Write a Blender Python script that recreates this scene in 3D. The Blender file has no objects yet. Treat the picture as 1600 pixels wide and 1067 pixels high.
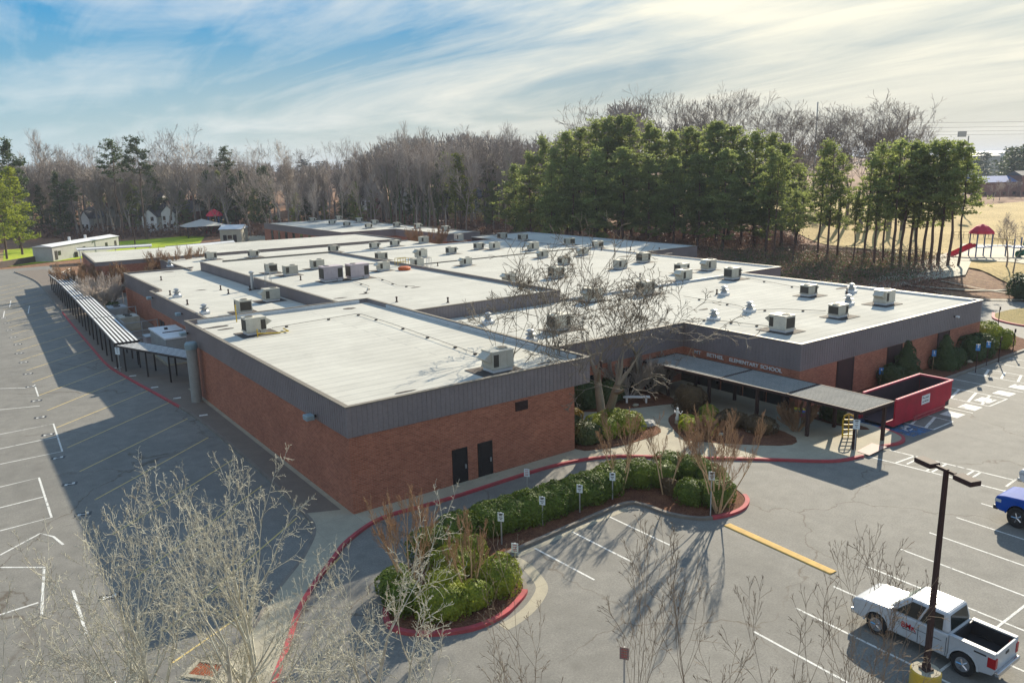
import bpy, math, random
import numpy as np
from mathutils import Vector, Matrix
R = math.radians
sc = bpy.context.scene
# ------------------------------------------------------------------ camera model (metres; x along the front wall, y along the side wall)
CAM = np.array([-16.18, -37.42, 18.3]); FPX = 1230.158
YAW, PIT, ROL = R(54.13873), R(12.41169), R(1.31382)
_f = np.array([math.cos(YAW)*math.cos(PIT), math.sin(YAW)*math.cos(PIT), -math.sin(PIT)])
_r = np.array([math.sin(YAW), -math.cos(YAW), 0.]); _d = np.cross(_f, _r)
CM = np.array([_r*math.cos(ROL)+_d*math.sin(ROL), -_r*math.sin(ROL)+_d*math.cos(ROL), _f])
FH = np.array([math.cos(YAW), math.sin(YAW)]); RH = np.array([math.sin(YAW), -math.cos(YAW)])
cd = bpy.data.cameras.new('camera'); cam = bpy.data.objects.new('camera', cd); sc.collection.objects.link(cam)
cd.sensor_width = 36; cd.lens = 36*FPX/1600; cd.clip_start = .3; cd.clip_end = 9000
m = Matrix.Identity(4)
for i in range(3):
    m[i][0] = CM[0][i]; m[i][1] = -CM[1][i]; m[i][2] = -CM[2][i]; m[i][3] = CAM[i]
cam.matrix_world = m; sc.camera = cam

def S(x, a, b):
    t = np.clip((np.asarray(x, float)-a)/(b-a), 0, 1); return t*t*(3-2*t)
def hgt(x, y):
    x = np.asarray(x, float); y = np.asarray(y, float)
    s = (x-CAM[0])*FH[0]+(y-CAM[1])*FH[1]; t = (x-CAM[0])*RH[0]+(y-CAM[1])*RH[1]
    a = t/np.maximum(s, 1.)
    w = 1-S(a, .5, .6)
    h = 7*S(s, 235, 340)*w + 3*S(a, .03, .2)*S(s, 165, 235)*w
    h = h + 1.6*S(x, 66, 86)*S(y, 9, 18)*(1-S(y, 90, 110))*(1-S(x, 120, 150))
    h = h + .25*(np.sin(x*.13+y*.07)+np.sin(y*.11-x*.05))*S(x-20, 70, 90)*(1-S(x, 3000, 3500))
    h = h + 28*S(s, 700, 1500)*.5 - 6*S(s, 350, 500)*S(a, .5, .6)
    return h
def ray(px, py):
    return np.array([(px-800)/FPX, (py-533.5)/FPX, 1.]) @ CM
def at(px, py, z=0.):
    d = ray(px, py); return CAM + d*((z-CAM[2])/d[2])
def atg(px, py):
    z = 0.
    for _ in range(12):
        p = at(px, py, z); z = .5*z+.5*float(hgt(p[0], p[1]))
    p[2] = float(hgt(p[0], p[1])); return p
def ats(px, py, s):   # the point s metres ahead seen at px, py
    d = ray(px, py); return CAM + d*(s/(d[0]*FH[0]+d[1]*FH[1]))

# ------------------------------------------------------------------ objects
LOC = {}
def link(o, parent=None):
    sc.collection.objects.link(o)
    if parent is not None: o.parent = parent
    return o
def tag(o, label=None, cat=None, group=None, kind=None):
    if label: o['label'] = label
    if cat: o['category'] = cat
    if group: o['group'] = group
    if kind: o['kind'] = kind
    return o
def root(name, loc, label, cat, group=None, rz=0):
    o = bpy.data.objects.new(name, None); o.empty_display_size = .3; link(o)
    o.location = Vector([float(c) for c in loc]); o.rotation_euler.z = rz
    LOC[o.name] = tuple(float(c) for c in loc); return tag(o, label, cat, group)
def copy_tree(o, parent=None):
    c = o.copy(); link(c); c.parent = parent
    for ch in list(o.children): copy_tree(ch, c)
    return c
def mesh_np(name, V, Q, mat, parent=None, smooth=False, local=False):
    V = np.asarray(V, np.float32).reshape(-1, 3).copy(); Q = np.asarray(Q, np.int32)
    off = LOC.get(parent.name, (0, 0, 0)) if (parent is not None and not local) else (0, 0, 0)
    V -= np.array(off, np.float32)
    k = Q.shape[1]; me = bpy.data.meshes.new(name)
    me.vertices.add(len(V)); me.vertices.foreach_set('co', V.ravel())
    me.loops.add(Q.size); me.loops.foreach_set('vertex_index', Q.ravel())
    me.polygons.add(len(Q)); me.polygons.foreach_set('loop_start', np.arange(0, Q.size, k, dtype=np.int32))
    me.polygons.foreach_set('loop_total', np.full(len(Q), k, np.int32))
    if smooth: me.polygons.foreach_set('use_smooth', np.ones(len(Q), bool))
    me.update(calc_edges=True); me.materials.append(mat)
    o = bpy.data.objects.new(name, me); LOC[o.name] = off if parent is not None and not local else (0, 0, 0)
    return link(o, parent)

class MB:
    def __init__(s): s.v = []; s.f = []
    def add(s, vs, fs):
        n = len(s.v); s.v += [tuple(float(c) for c in p) for p in vs]; s.f += [tuple(i+n for i in f) for f in fs]; return s
    def box(s, x0, y0, z0, x1, y1, z1):
        return s.add([(x0,y0,z0),(x1,y0,z0),(x1,y1,z0),(x0,y1,z0),(x0,y0,z1),(x1,y0,z1),(x1,y1,z1),(x0,y1,z1)],
                     [(0,3,2,1),(4,5,6,7),(0,1,5,4),(1,2,6,5),(2,3,7,6),(3,0,4,7)])
    def obox(s, c, sz, rz=0, rx=0, ry=0):
        M = Matrix.Rotation(rz,3,'Z') @ Matrix.Rotation(ry,3,'Y') @ Matrix.Rotation(rx,3,'X'); a, b, h = sz[0]/2, sz[1]/2, sz[2]/2
        P = [M @ Vector(p) + Vector([float(q) for q in c]) for p in [(-a,-b,-h),(a,-b,-h),(a,b,-h),(-a,b,-h),(-a,-b,h),(a,-b,h),(a,b,h),(-a,b,h)]]
        return s.add(P, [(0,3,2,1),(4,5,6,7),(0,1,5,4),(1,2,6,5),(2,3,7,6),(3,0,4,7)])
    def cyl(s, x, y, z0, z1, r0, r1=None, n=14, cap=True):
        r1 = r0 if r1 is None else r1; V = []
        for z, r in ((z0, r0), (z1, r1)):
            for i in range(n): a = 2*math.pi*i/n; V.append((x+r*math.cos(a), y+r*math.sin(a), z))
        F = [(i, (i+1)%n, n+(i+1)%n, n+i) for i in range(n)]
        if cap: F += [tuple(range(n))[::-1], tuple(range(n, 2*n))]
        return s.add(V, F)
    def lathe(s, x, y, prof, n=16):
        V = []
        for r, z in prof:
            for i in range(n): a = 2*math.pi*i/n; V.append((x+r*math.cos(a), y+r*math.sin(a), z))
        F = []
        for k in range(len(prof)-1):
            for i in range(n): F.append((k*n+i, k*n+(i+1)%n, (k+1)*n+(i+1)%n, (k+1)*n+i))
        F.append(tuple(range((len(prof)-1)*n, len(prof)*n)))
        return s.add(V, F)
    def tube(s, pts, r, n=6):
        pts = [Vector([float(c) for c in p]) for p in pts]; V = []; rr = r if isinstance(r, (list, tuple)) else [r]*len(pts)
        for i, p in enumerate(pts):
            d = (pts[min(i+1, len(pts)-1)]-pts[max(i-1, 0)]).normalized()
            a = d.cross(Vector((0,0,1)) if abs(d.z) < .9 else Vector((1,0,0))).normalized(); b = d.cross(a)
            for k in range(n): t = 2*math.pi*k/n; V.append(p+(a*math.cos(t)+b*math.sin(t))*rr[i])
        F = [(i*n+k, i*n+(k+1)%n, (i+1)*n+(k+1)%n, (i+1)*n+k) for i in range(len(pts)-1) for k in range(n)]
        F += [tuple(range(n))[::-1], tuple(range((len(pts)-1)*n, len(pts)*n))]
        return s.add(V, F)
    def prism(s, poly, z0, z1):
        n = len(poly); a = sum(poly[i][0]*poly[(i+1)%n][1]-poly[(i+1)%n][0]*poly[i][1] for i in range(n))
        if a < 0: poly = poly[::-1]
        V = [(p[0], p[1], z0) for p in poly]+[(p[0], p[1], z1) for p in poly]
        return s.add(V, [tuple(range(n))[::-1], tuple(range(n, 2*n))]+[(i, (i+1)%n, n+(i+1)%n, n+i) for i in range(n)])
    def prismx(s, prof, x0, x1, M=None):   # profile in (y,z) swept along x
        n = len(prof); V = [(x0, p[0], p[1]) for p in prof]+[(x1, p[0], p[1]) for p in prof]
        return s.add(V, [tuple(range(n))[::-1], tuple(range(n, 2*n))]+[(i, (i+1)%n, n+(i+1)%n, n+i) for i in range(n)])
    def sheet(s, poly, z):
        n = len(poly); a = sum(poly[i][0]*poly[(i+1)%n][1]-poly[(i+1)%n][0]*poly[i][1] for i in range(n))
        if a < 0: poly = poly[::-1]
        return s.add([(p[0], p[1], z) for p in poly], [tuple(range(n))])
    def ribbon(s, pts, w, z, z1=None, side=0):
        P = [np.array([p[0], p[1]], float) for p in pts]; n = len(P); N = []
        for i in range(n):
            d = P[min(i+1, n-1)]-P[max(i-1, 0)]; d /= max(np.hypot(*d), 1e-9); N.append(np.array([-d[1], d[0]]))
        lo, hi = (-w/2, w/2) if side == 0 else ((0, w) if side > 0 else (-w, 0))
        V = []
        for p, q in zip(P, N): V += [(*(p+q*lo), z), (*(p+q*hi), z)]
        F = [(2*i, 2*i+2, 2*i+3, 2*i+1) for i in range(n-1)]
        if z1 is not None:
            V2 = [(a, b, z1) for a, b, _ in V]; k = len(V); V = V+V2
            F = [tuple(i+k for i in f) for f in F]
            F += [(2*i, 2*i+2, k+2*i+2, k+2*i) for i in range(n-1)]+[(2*i+3, 2*i+1, k+2*i+1, k+2*i+3) for i in range(n-1)]
            F += [(1, 0, k, k+1), (2*n-2, 2*n-1, k+2*n-1, k+2*n-2)]
        return s.add(V, F)
    def build(s, name, mat, parent=None, smooth=False, local=False, bevel=0):
        off = LOC.get(parent.name, (0,0,0)) if (parent is not None and not local) else (0,0,0)
        me = bpy.data.meshes.new(name); me.from_pydata([(a-off[0], b-off[1], c-off[2]) for a, b, c in s.v], [], s.f)
        me.materials.append(mat)
        if smooth:
            for p in me.polygons: p.use_smooth = True
        me.update(); o = bpy.data.objects.new(name, me); LOC[o.name] = off; link(o, parent)
        if bevel:
            b = o.modifiers.new('bevel', 'BEVEL'); b.width = bevel; b.segments = 2; b.limit_method = 'ANGLE'; b.angle_limit = R(35)
        return o

# ------------------------------------------------------------------ materials
def nt(name):
    M = bpy.data.materials.new(name); M.use_nodes = True; t = M.node_tree; t.nodes.clear()
    o = t.nodes.new('ShaderNodeOutputMaterial'); b = t.nodes.new('ShaderNodeBsdfPrincipled'); t.links.new(b.outputs[0], o.inputs[0])
    return M, t, b
def node(t, kind, **kw):
    n = t.nodes.new('ShaderNode'+kind)
    for k, v in kw.items():
        if k in n.inputs: n.inputs[k].default_value = v
        else: setattr(n, k, v)
    return n
def noise(t, vec, scale, detail=4, rough=.6, dist=0):
    n = node(t, 'TexNoise', Scale=scale, Detail=detail, Roughness=rough, Distortion=dist); t.links.new(vec, n.inputs['Vector']); return n.outputs[0]
def ramp(t, fac, stops):
    n = t.nodes.new('ShaderNodeValToRGB'); e = n.color_ramp.elements
    while len(e) < len(stops): e.new(.5)
    for i, (p, c) in enumerate(stops):
        e[i].position = p; e[i].color = (*c, 1) if isinstance(c, tuple) else (c, c, c, 1)
    t.links.new(fac, n.inputs[0]); return n.outputs[0]
def mix(t, fac, a, b, mode='MIX'):
    n = t.nodes.new('ShaderNodeMix'); n.data_type = 'RGBA'; n.blend_type = mode
    for s, v in ((n.inputs[0], fac), (n.inputs[6], a), (n.inputs[7], b)):
        if hasattr(v, 'type') and hasattr(v, 'links'): t.links.new(v, s)
        elif isinstance(v, tuple): s.default_value = (*v, 1)
        else: s.default_value = v
    return n.outputs[2]
def coords(t, kind='Object', scale=None):
    c = t.nodes.new('ShaderNodeTexCoord').outputs[kind]
    if scale:
        mp = t.nodes.new('ShaderNodeMapping'); mp.inputs['Scale'].default_value = scale; t.links.new(c, mp.inputs[0]); c = mp.outputs[0]
    return c
def bump(t, b, h, strength, dist=.02):
    n = node(t, 'Bump', Strength=strength, Distance=dist); t.links.new(h, n.inputs['Height']); t.links.new(n.outputs[0], b.inputs['Normal'])
MC = {}
def pm(name, c, c2=None, scale=3., rough=.75, metal=0., bmp=0., spec=.4, scale2=None, obj_rand=0., wear=0.):
    if name in MC: return MC[name]
    M, t, b = nt(name); co = coords(t)
    c2 = c2 or tuple(x*.78 for x in c)
    n1 = noise(t, co, scale, 5, .65); col = ramp(t, n1, [(.32, c2), (.66, c)])
    n2 = noise(t, co, scale2 or scale*9, 3); col = mix(t, .35, col, ramp(t, n2, [(.3, tuple(x*.7 for x in c)), (.7, tuple(min(1, x*1.15) for x in c))]))
    if obj_rand:
        oi = t.nodes.new('ShaderNodeObjectInfo'); hs = node(t, 'HueSaturation'); mr = node(t, 'MapRange'); mr.inputs['To Min'].default_value = 1-obj_rand; mr.inputs['To Max'].default_value = 1+obj_rand
        t.links.new(oi.outputs['Random'], mr.inputs['Value']); t.links.new(mr.outputs[0], hs.inputs['Value']); t.links.new(col, hs.inputs['Color']); col = hs.outputs[0]
    t.links.new(col, b.inputs['Base Color']); b.inputs['Roughness'].default_value = rough; b.inputs['Metallic'].default_value = metal
    b.inputs['Specular IOR Level'].default_value = spec
    if bmp: bump(t, b, n2, bmp)
    if wear:
        w = ramp(t, noise(t, co, 1.7, 6, .75), [(.5-wear, 1.), (.62-wear, 0.)]); w2 = ramp(t, noise(t, co, 14., 4, .8), [(.40, 1.), (.5, 0.)])
        m1 = node(t, 'Math', operation='ADD'); m1.use_clamp = True; m2 = node(t, 'Math', operation='MULTIPLY'); m2.inputs[1].default_value = .35; t.links.new(w2, m2.inputs[0]); t.links.new(m2.outputs[0], m1.inputs[0]); t.links.new(w, m1.inputs[1])
        tr = t.nodes.new('ShaderNodeBsdfTransparent'); mx = node(t, 'MixShader'); t.links.new(m1.outputs[0], mx.inputs[0]); t.links.new(b.outputs[0], mx.inputs[1]); t.links.new(tr.outputs[0], mx.inputs[2]); t.links.new(mx.outputs[0], [n for n in t.nodes if n.type == 'OUTPUT_MATERIAL'][0].inputs[0])
    MC[name] = M; return M
def leafm(name, c, c2, scale=1.5, trans=.3, rnd=.12, brown=0.):
    M, t, b = nt(name); co = coords(t)
    n1 = noise(t, co, scale, 3); n2 = noise(t, co, scale*14, 2)
    col = mix(t, .5, ramp(t, n1, [(.35, c2), (.65, c)]), ramp(t, n2, [(.35, c2), (.7, c)]))
    if brown: col = mix(t, ramp(t, noise(t, co, 2.6, 6, .8), [(.60, 0.), (.68, brown)]), col, (.16, .10, .04))
    oi = t.nodes.new('ShaderNodeObjectInfo'); hs = node(t, 'HueSaturation'); mr = node(t, 'MapRange'); mr.inputs['To Min'].default_value = 1-rnd*2; mr.inputs['To Max'].default_value = 1+rnd
    t.links.new(oi.outputs['Random'], mr.inputs['Value']); t.links.new(mr.outputs[0], hs.inputs['Value']); t.links.new(col, hs.inputs['Color']); col = hs.outputs[0]
    t.links.new(col, b.inputs['Base Color']); b.inputs['Roughness'].default_value = .6; b.inputs['Specular IOR Level'].default_value = .25
    tr = t.nodes.new('ShaderNodeBsdfTranslucent'); t.links.new(col, tr.inputs[0]); mx = node(t, 'MixShader'); mx.inputs[0].default_value = trans
    t.links.new(b.outputs[0], mx.inputs[1]); t.links.new(tr.outputs[0], mx.inputs[2])
    t.links.new(mx.outputs[0], [n for n in t.nodes if n.type == 'OUTPUT_MATERIAL'][0].inputs[0]); return M

def m_asphalt(name, base, dark, tint=(1., 1., 1.)):
    M, t, b = nt(name); co = coords(t)
    big = noise(t, co, .09, 5, .6, .4); mid = noise(t, co, 1.1, 5, .65); fin = noise(t, co, 11, 8, .85)
    c = ramp(t, big, [(.3, dark), (.7, base)])
    c = mix(t, .4, c, ramp(t, mid, [(.3, tuple(x*.8 for x in dark)), (.7, tuple(x*1.12 for x in base))]))
    c = mix(t, .9, c, ramp(t, fin, [(.32, .30), (.5, .5), (.68, .72)]), 'OVERLAY')
    pt = noise(t, co, .33, 3, .5, .6); c = mix(t, ramp(t, pt, [(.50, 0.), (.60, .28)]), c, tuple(x*.62 for x in base))
    # wandering sealed cracks
    dis = node(t, 'TexNoise', Scale=.5, Detail=6.); t.links.new(co, dis.inputs['Vector'])
    add = node(t, 'VectorMath', operation='MULTIPLY_ADD'); t.links.new(dis.outputs['Color'], add.inputs[0]); add.inputs[1].default_value = (3.2, 3.2, 0); t.links.new(co, add.inputs[2])
    v = node(t, 'TexVoronoi', Scale=.085, feature='DISTANCE_TO_EDGE'); t.links.new(add.outputs[0], v.inputs['Vector'])
    cr = ramp(t, v.outputs['Distance'], [(.0016, 1.), (.0048, 0.)])
    cut = ramp(t, noise(t, co, .07, 2), [(.42, 0.), (.52, 1.)])
    mm = node(t, 'Math', operation='MULTIPLY'); t.links.new(cr, mm.inputs[0]); t.links.new(cut, mm.inputs[1])
    mm2 = node(t, 'Math', operation='MULTIPLY'); t.links.new(mm.outputs[0], mm2.inputs[0]); mm2.inputs[1].default_value = .85
    c = mix(t, mm2.outputs[0], c, (.085, .065, .045))
    st_ = noise(t, coords(t, scale=(.9, .12, 1.)), .8, 4, .6); c = mix(t, ramp(t, st_, [(.56, 0.), (.75, .35)]), c, tuple(x*.6 for x in base))
    # oil spots and streaks along the lanes
    sp = node(t, 'TexVoronoi', Scale=.55, feature='F1'); t.links.new(co, sp.inputs['Vector'])
    so = ramp(t, sp.outputs['Distance'], [(.05, .6), (.22, 0.)]); c = mix(t, so, c, tuple(x*.62 for x in base))
    t.links.new(c, b.inputs['Base Color']); b.inputs['Roughness'].default_value = .85; b.inputs['Specular IOR Level'].default_value = .3
    bump(t, b, fin, .35, .01); return M
def m_brick():
    M, t, b = nt('brick'); co = coords(t)
    sx = t.nodes.new('ShaderNodeSeparateXYZ'); t.links.new(co, sx.inputs[0]); ad = node(t, 'Math', operation='ADD'); t.links.new(sx.outputs[0], ad.inputs[0]); t.links.new(sx.outputs[1], ad.inputs[1])
    cb = t.nodes.new('ShaderNodeCombineXYZ'); t.links.new(ad.outputs[0], cb.inputs[0]); t.links.new(sx.outputs[2], cb.inputs[1])
    br = node(t, 'TexBrick', Scale=1.); br.inputs['Brick Width'].default_value = .3; br.inputs['Row Height'].default_value = .1; br.inputs['Mortar Size'].default_value = .009
    br.inputs['Color1'].default_value = (.39, .138, .082, 1); br.inputs['Color2'].default_value = (.26, .086, .052, 1); br.inputs['Mortar'].default_value = (.36, .22, .15, 1); br.inputs['Bias'].default_value = -.1
    t.links.new(cb.outputs[0], br.inputs['Vector'])
    n = noise(t, co, .5, 5, .7); c = mix(t, .55, br.outputs[0], ramp(t, n, [(.3, .36), (.7, .62)]), 'OVERLAY')
    n2 = noise(t, co, 7, 3, .7); c = mix(t, .5, c, ramp(t, n2, [(.3, .36), (.7, .62)]), 'OVERLAY')
    t.links.new(c, b.inputs['Base Color']); b.inputs['Roughness'].default_value = .9; b.inputs['Specular IOR Level'].default_value = .15
    bump(t, b, br.outputs['Fac'], -.4, .01); return M
def m_roof():
    M, t, b = nt('roof_membrane'); co = coords(t)
    br = node(t, 'TexBrick', Scale=1.); br.inputs['Brick Width'].default_value = 21.; br.inputs['Row Height'].default_value = 1.05; br.inputs['Mortar Size'].default_value = .03
    br.inputs['Color1'].default_value = (.515, .50, .44, 1); br.inputs['Color2'].default_value = (.48, .465, .41, 1); br.inputs['Mortar'].default_value = (.30, .30, .28, 1)
    t.links.new(co, br.inputs['Vector'])
    n = noise(t, co, .16, 6, .65, .8); c = mix(t, .5, br.outputs[0], ramp(t, n, [(.3, .36), (.68, .58)]), 'OVERLAY')
    n3 = noise(t, coords(t, scale=(.5, 3., 1.)), 1.2, 5, .7); c = mix(t, .2, c, ramp(t, n3, [(.3, .38), (.7, .56)]), 'OVERLAY')
    n4 = noise(t, coords(t, scale=(.25, .9, 1.)), .35, 5, .75, 1.2); c = mix(t, ramp(t, n4, [(.57, 0.), (.75, .4)]), c, (.33, .32, .28))
    t.links.new(c, b.inputs['Base Color']); b.inputs['Roughness'].default_value = .95; b.inputs['Specular IOR Level'].default_value = .08
    n2 = noise(t, co, 30, 2); bump(t, b, n2, .15, .01); return M
def m_concrete(name, c, c2, joint=1.5):
    M, t, b = nt(name); co = coords(t)
    br = node(t, 'TexBrick', Scale=1., offset=0.); br.inputs['Brick Width'].default_value = joint*1.6; br.inputs['Row Height'].default_value = joint; br.inputs['Mortar Size'].default_value = .012
    br.inputs['Color1'].default_value = (*c, 1); br.inputs['Color2'].default_value = (*[x*.94 for x in c], 1); br.inputs['Mortar'].default_value = (*[x*.5 for x in c], 1)
    t.links.new(co, br.inputs['Vector'])
    col = mix(t, ramp(t, noise(t, co, .7, 6, .7), [(.4, .75), (.62, 0.)]), br.outputs[0], c2)
    col = mix(t, .3, col, ramp(t, noise(t, co, 25, 3), [(.3, tuple(x*.6 for x in c)), (.7, tuple(x*1.2 for x in c))]))
    t.links.new(col, b.inputs['Base Color']); b.inputs['Roughness'].default_value = .85; b.inputs['Specular IOR Level'].default_value = .25; return M
def m_litter(name, stops, sc1=.35, sc2=6.):
    M, t, b = nt(name); co = coords(t)
    a = ramp(t, noise(t, co, sc1, 5, .7, .5), [(.3, stops[0]), (.48, stops[1]), (.66, stops[2])])
    f = noise(t, co, sc2, 4, .8); c = mix(t, .6, a, ramp(t, f, [(.3, tuple(x*.35 for x in stops[0])), (.5, stops[1]), (.72, tuple(min(1, x*1.5) for x in stops[2]))]))
    t.links.new(c, b.inputs['Base Color']); b.inputs['Roughness'].default_value = .95; b.inputs['Specular IOR Level'].default_value = .1
    bump(t, b, f, .8, .05); return M

A_R = m_asphalt('asphalt', (.218, .205, .178), (.150, .143, .127))
BR = m_brick(); RF = m_roof()
CONC = m_concrete('concrete', (.40, .355, .26), (.28, .25, .19), 1.5)
CONC2 = m_concrete('walk_concrete_painted_shade', (.20, .165, .13), (.15, .12, .10), 1.8)  # darker copy of the concrete, with shade put into its colour
FAS = pm('fascia_metal', (.245, .210, .208), (.178, .152, .152), .35, .55, .15, spec=.4, scale2=9)
CAP = pm('parapet_cap', (.20, .17, .13), rough=.6)
CAPP = pm('parapet_lining', (.50, .53, .55), (.38, .41, .43), .8, .6)
RED = pm('red_kerb_paint', (.46, .06, .07), (.20, .06, .055), 1.3, .8, scale2=5)
KRB = pm('kerb_concrete', (.22, .19, .155), (.12, .10, .085), 1.5, .85)
WHP = pm('white_line_paint', (.72, .71, .66), (.50, .49, .45), 2.5, .8, wear=.17)
YLP = pm('yellow_line_paint', (.66, .49, .18), (.50, .38, .17), 1.5, .8, wear=.2)
YEL = pm('yellow_kerb_paint', (.60, .37, .09), (.38, .25, .09), 1.2, .85, scale2=7)
BLP = pm('blue_paint', (.05, .16, .33), (.05, .10, .18), 2., .75, wear=.1)
MUL = m_litter('mulch', ((.055, .026, .018), (.125, .055, .032), (.25, .12, .065)), 1.2, 14)
GRD = m_litter('ground_litter', ((.12, .065, .042), (.22, .115, .07), (.30, .20, .11)), .1, 1.6)
TAN = m_litter('dry_grass', ((.25, .17, .07), (.40, .29, .12), (.52, .40, .18)), .08, 2.)
GRN = m_litter('green_grass', ((.24, .31, .02), (.33, .42, .025), (.38, .40, .05)), .05, 2.)
BLK = pm('black_metal', (.022, .017, .016), rough=.5, spec=.4)
BRZ = pm('bronze_metal', (.055, .032, .028), rough=.7, spec=.15)
GAL = pm('galvanised_metal', (.42, .43, .43), (.30, .31, .31), 2.5, .45, .5)
UNI = pm('unit_cabinet', (.56, .53, .44), (.40, .37, .30), 1.4, .6, .1, obj_rand=.22)
UNP = pm('unit_cabinet_pink', (.48, .41, .42), (.36, .30, .31), 1.4, .6, .1, obj_rand=.1)
UND = pm('unit_coil', (.075, .065, .05), (.03, .027, .022), 8., .8)
PAD = pm('roof_pad', (.075, .06, .05), (.05, .042, .037), 2., .9)
WHT = pm('white_metal', (.70, .70, .69), (.56, .56, .56), 1.2, .5)
SGN = pm('sign_face', (.62, .68, .70), (.55, .60, .62), 3, .5)
GLS = pm('dark_glass', (.012, .014, .016), rough=.08, spec=.9)
DOOR = pm('door_paint', (.022, .018, .018), (.014, .012, .012), 3, .45)
WOODP = pm('timber', (.30, .20, .11), rough=.8)
YMT = pm('yellow_metal', (.62, .42, .03), (.45, .30, .03), 3, .5)
# ------------------------------------------------------------------ ground
def st(o): o['kind'] = 'structure'; return o
gx = np.concatenate([np.linspace(-4000, -260, 20), np.linspace(-240, 700, 236), np.linspace(760, 5500, 24)])
gy = np.concatenate([np.linspace(-4000, -260, 20), np.linspace(-240, 800, 261), np.linspace(860, 6000, 24)])
X, Y = np.meshgrid(gx, gy, indexing='ij'); V = np.stack([X, Y, hgt(X, Y)-.06], -1).reshape(-1, 3); ny = len(gy)
I, J = np.meshgrid(np.arange(len(gx)-1), np.arange(ny-1), indexing='ij'); a = (I*ny+J).ravel()
st(mesh_np('ground', V, np.stack([a, a+ny, a+ny+1, a+1], 1), GRD, smooth=True))
def drape(name, c00, c10, c11, c01, mat, dz=.03, n=24, amp=0.):
    c = [np.array(q[:2], float) for q in (c00, c10, c11, c01)]; V = []
    for i in range(n+1):
        for j in range(n+1):
            u, v = i/n, j/n; u2 = u+amp*math.sin(v*9+1); v2 = v+amp*math.sin(u*11)
            p = (c[0]*(1-u2)+c[1]*u2)*(1-v2)+(c[3]*(1-u2)+c[2]*u2)*v2; V.append((p[0], p[1], float(hgt(p[0], p[1]))+dz))
    Q = [(i*(n+1)+j, (i+1)*(n+1)+j, (i+1)*(n+1)+j+1, i*(n+1)+j+1) for i in range(n) for j in range(n)]
    return st(mesh_np(name, V, Q, mat, smooth=True))
def crom(P, n=5):
    P = [np.array(p[:2], float) for p in P]; P = [2*P[0]-P[1]]+P+[2*P[-1]-P[-2]]; out = []
    for i in range(1, len(P)-2):
        for k in range(n):
            t = k/n; a, b, c, d = P[i-1:i+3]
            out.append(tuple(.5*((2*b)+(c-a)*t+(2*a-5*b+4*c-d)*t*t+(3*b-a-3*c+d)*t**3)))
    return out+[tuple(P[-2])]
def px(*q): return [tuple(at(x, y)[:2]) for x, y in q]

st(MB().sheet([(-150, -120), (150, -120), (150, -7), (101, 4), (99, 8.5), (76, 8.5), (66, 4), (20, 60), (4, 138), (2.5, 158), (-12, 158), (-30, 162), (-150, 160)], 0.).build('asphalt_lot', A_R))
lk = crom([(-4.3, 150), (-3.1, 138.7), (-2.4, 126.9), (-2.8, 109.2), (-3.3, 90.3), (-3.7, 76.1), (-4.0, 60.2), (-4.2, 48.4), (-3.7, 41.5), (-2.7, 32.3), (-2.0, 25.1), (-1.8, 17.7), (-1.8, 9.), (-2., 4.5), (-2.2, .2), (-3.7, -2.5), (-5.3, -4.3), (-6.8, -5.9), (-8., -7.5), (-9.7, -9.3), (-11.6, -12.), (-13., -15.)])
rk = crom([(-10.2, -14.), (-8.6, -11.5), (-7.3, -9.5), (-6.1, -7.5), (-5., -6.1), (-4., -5.), (-2.9, -3.9), (-1.7, -2.7), (.3, -1.5), (1.8, -1.2), (3.3, -1.3), (5.7, -1.35), (9.9, -1.2), (12.4, -1.2), (14.7, -1.5), (16.8, -2.3), (18.1, -3.3), (19.8, -5.), (22., -7.), (24.1, -9.), (26.1, -11.), (27.4, -11.9), (29.1, -12.3)])
rk2 = crom([(31.6, -12.1), (33., -12.5), (34., -12.3), (34.6, -11.6), (34.9, -10.5), (34.9, -8.)])
slab = lk+rk+[(30, -12.3), (31, -12.2)]+rk2+[(34.9, -3), (34.9, 12), (16, 40), (4.2, 60), (4.3, 100), (1, 150)]
st(MB().prism(slab, -.05, .14).build('pavement', CONC))
wk = [p for p in lk if p[1] > 1.]; st(MB().sheet(wk+[(-.3, 1.), (-.3, 33), (3., 33), (3., 60), (4.2, 62), (4.2, 112), (1, 150)], .146).build('painted_shade_pavement', CONC2))  # dark sheet paints the building's shade onto the side pavement
bk = [p for p in lk if p[1] > 62 or p[1] < 27.]
K = MB(); K.ribbon([p for p in lk if p[1] >= 88], .16, -.02, .15); K.ribbon([p for p in lk if p[1] <= 28], .16, -.02, .15); K.ribbon([(34.9, -8), (34.9, -6.9), (37, -6.85), (51, -6.85), (67.3, -6.6), (72, -6.2)], .3, -.02, .155)
st(K.build('kerb', KRB))
K = MB(); K.ribbon([p for p in lk if 27 <= p[1] <= 89], .18, -.02, .153); K.ribbon(rk, .2, -.02, .153); K.ribbon(rk2[:22], .22, -.02, .153)
st(K.build('red_kerb', RED))
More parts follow.
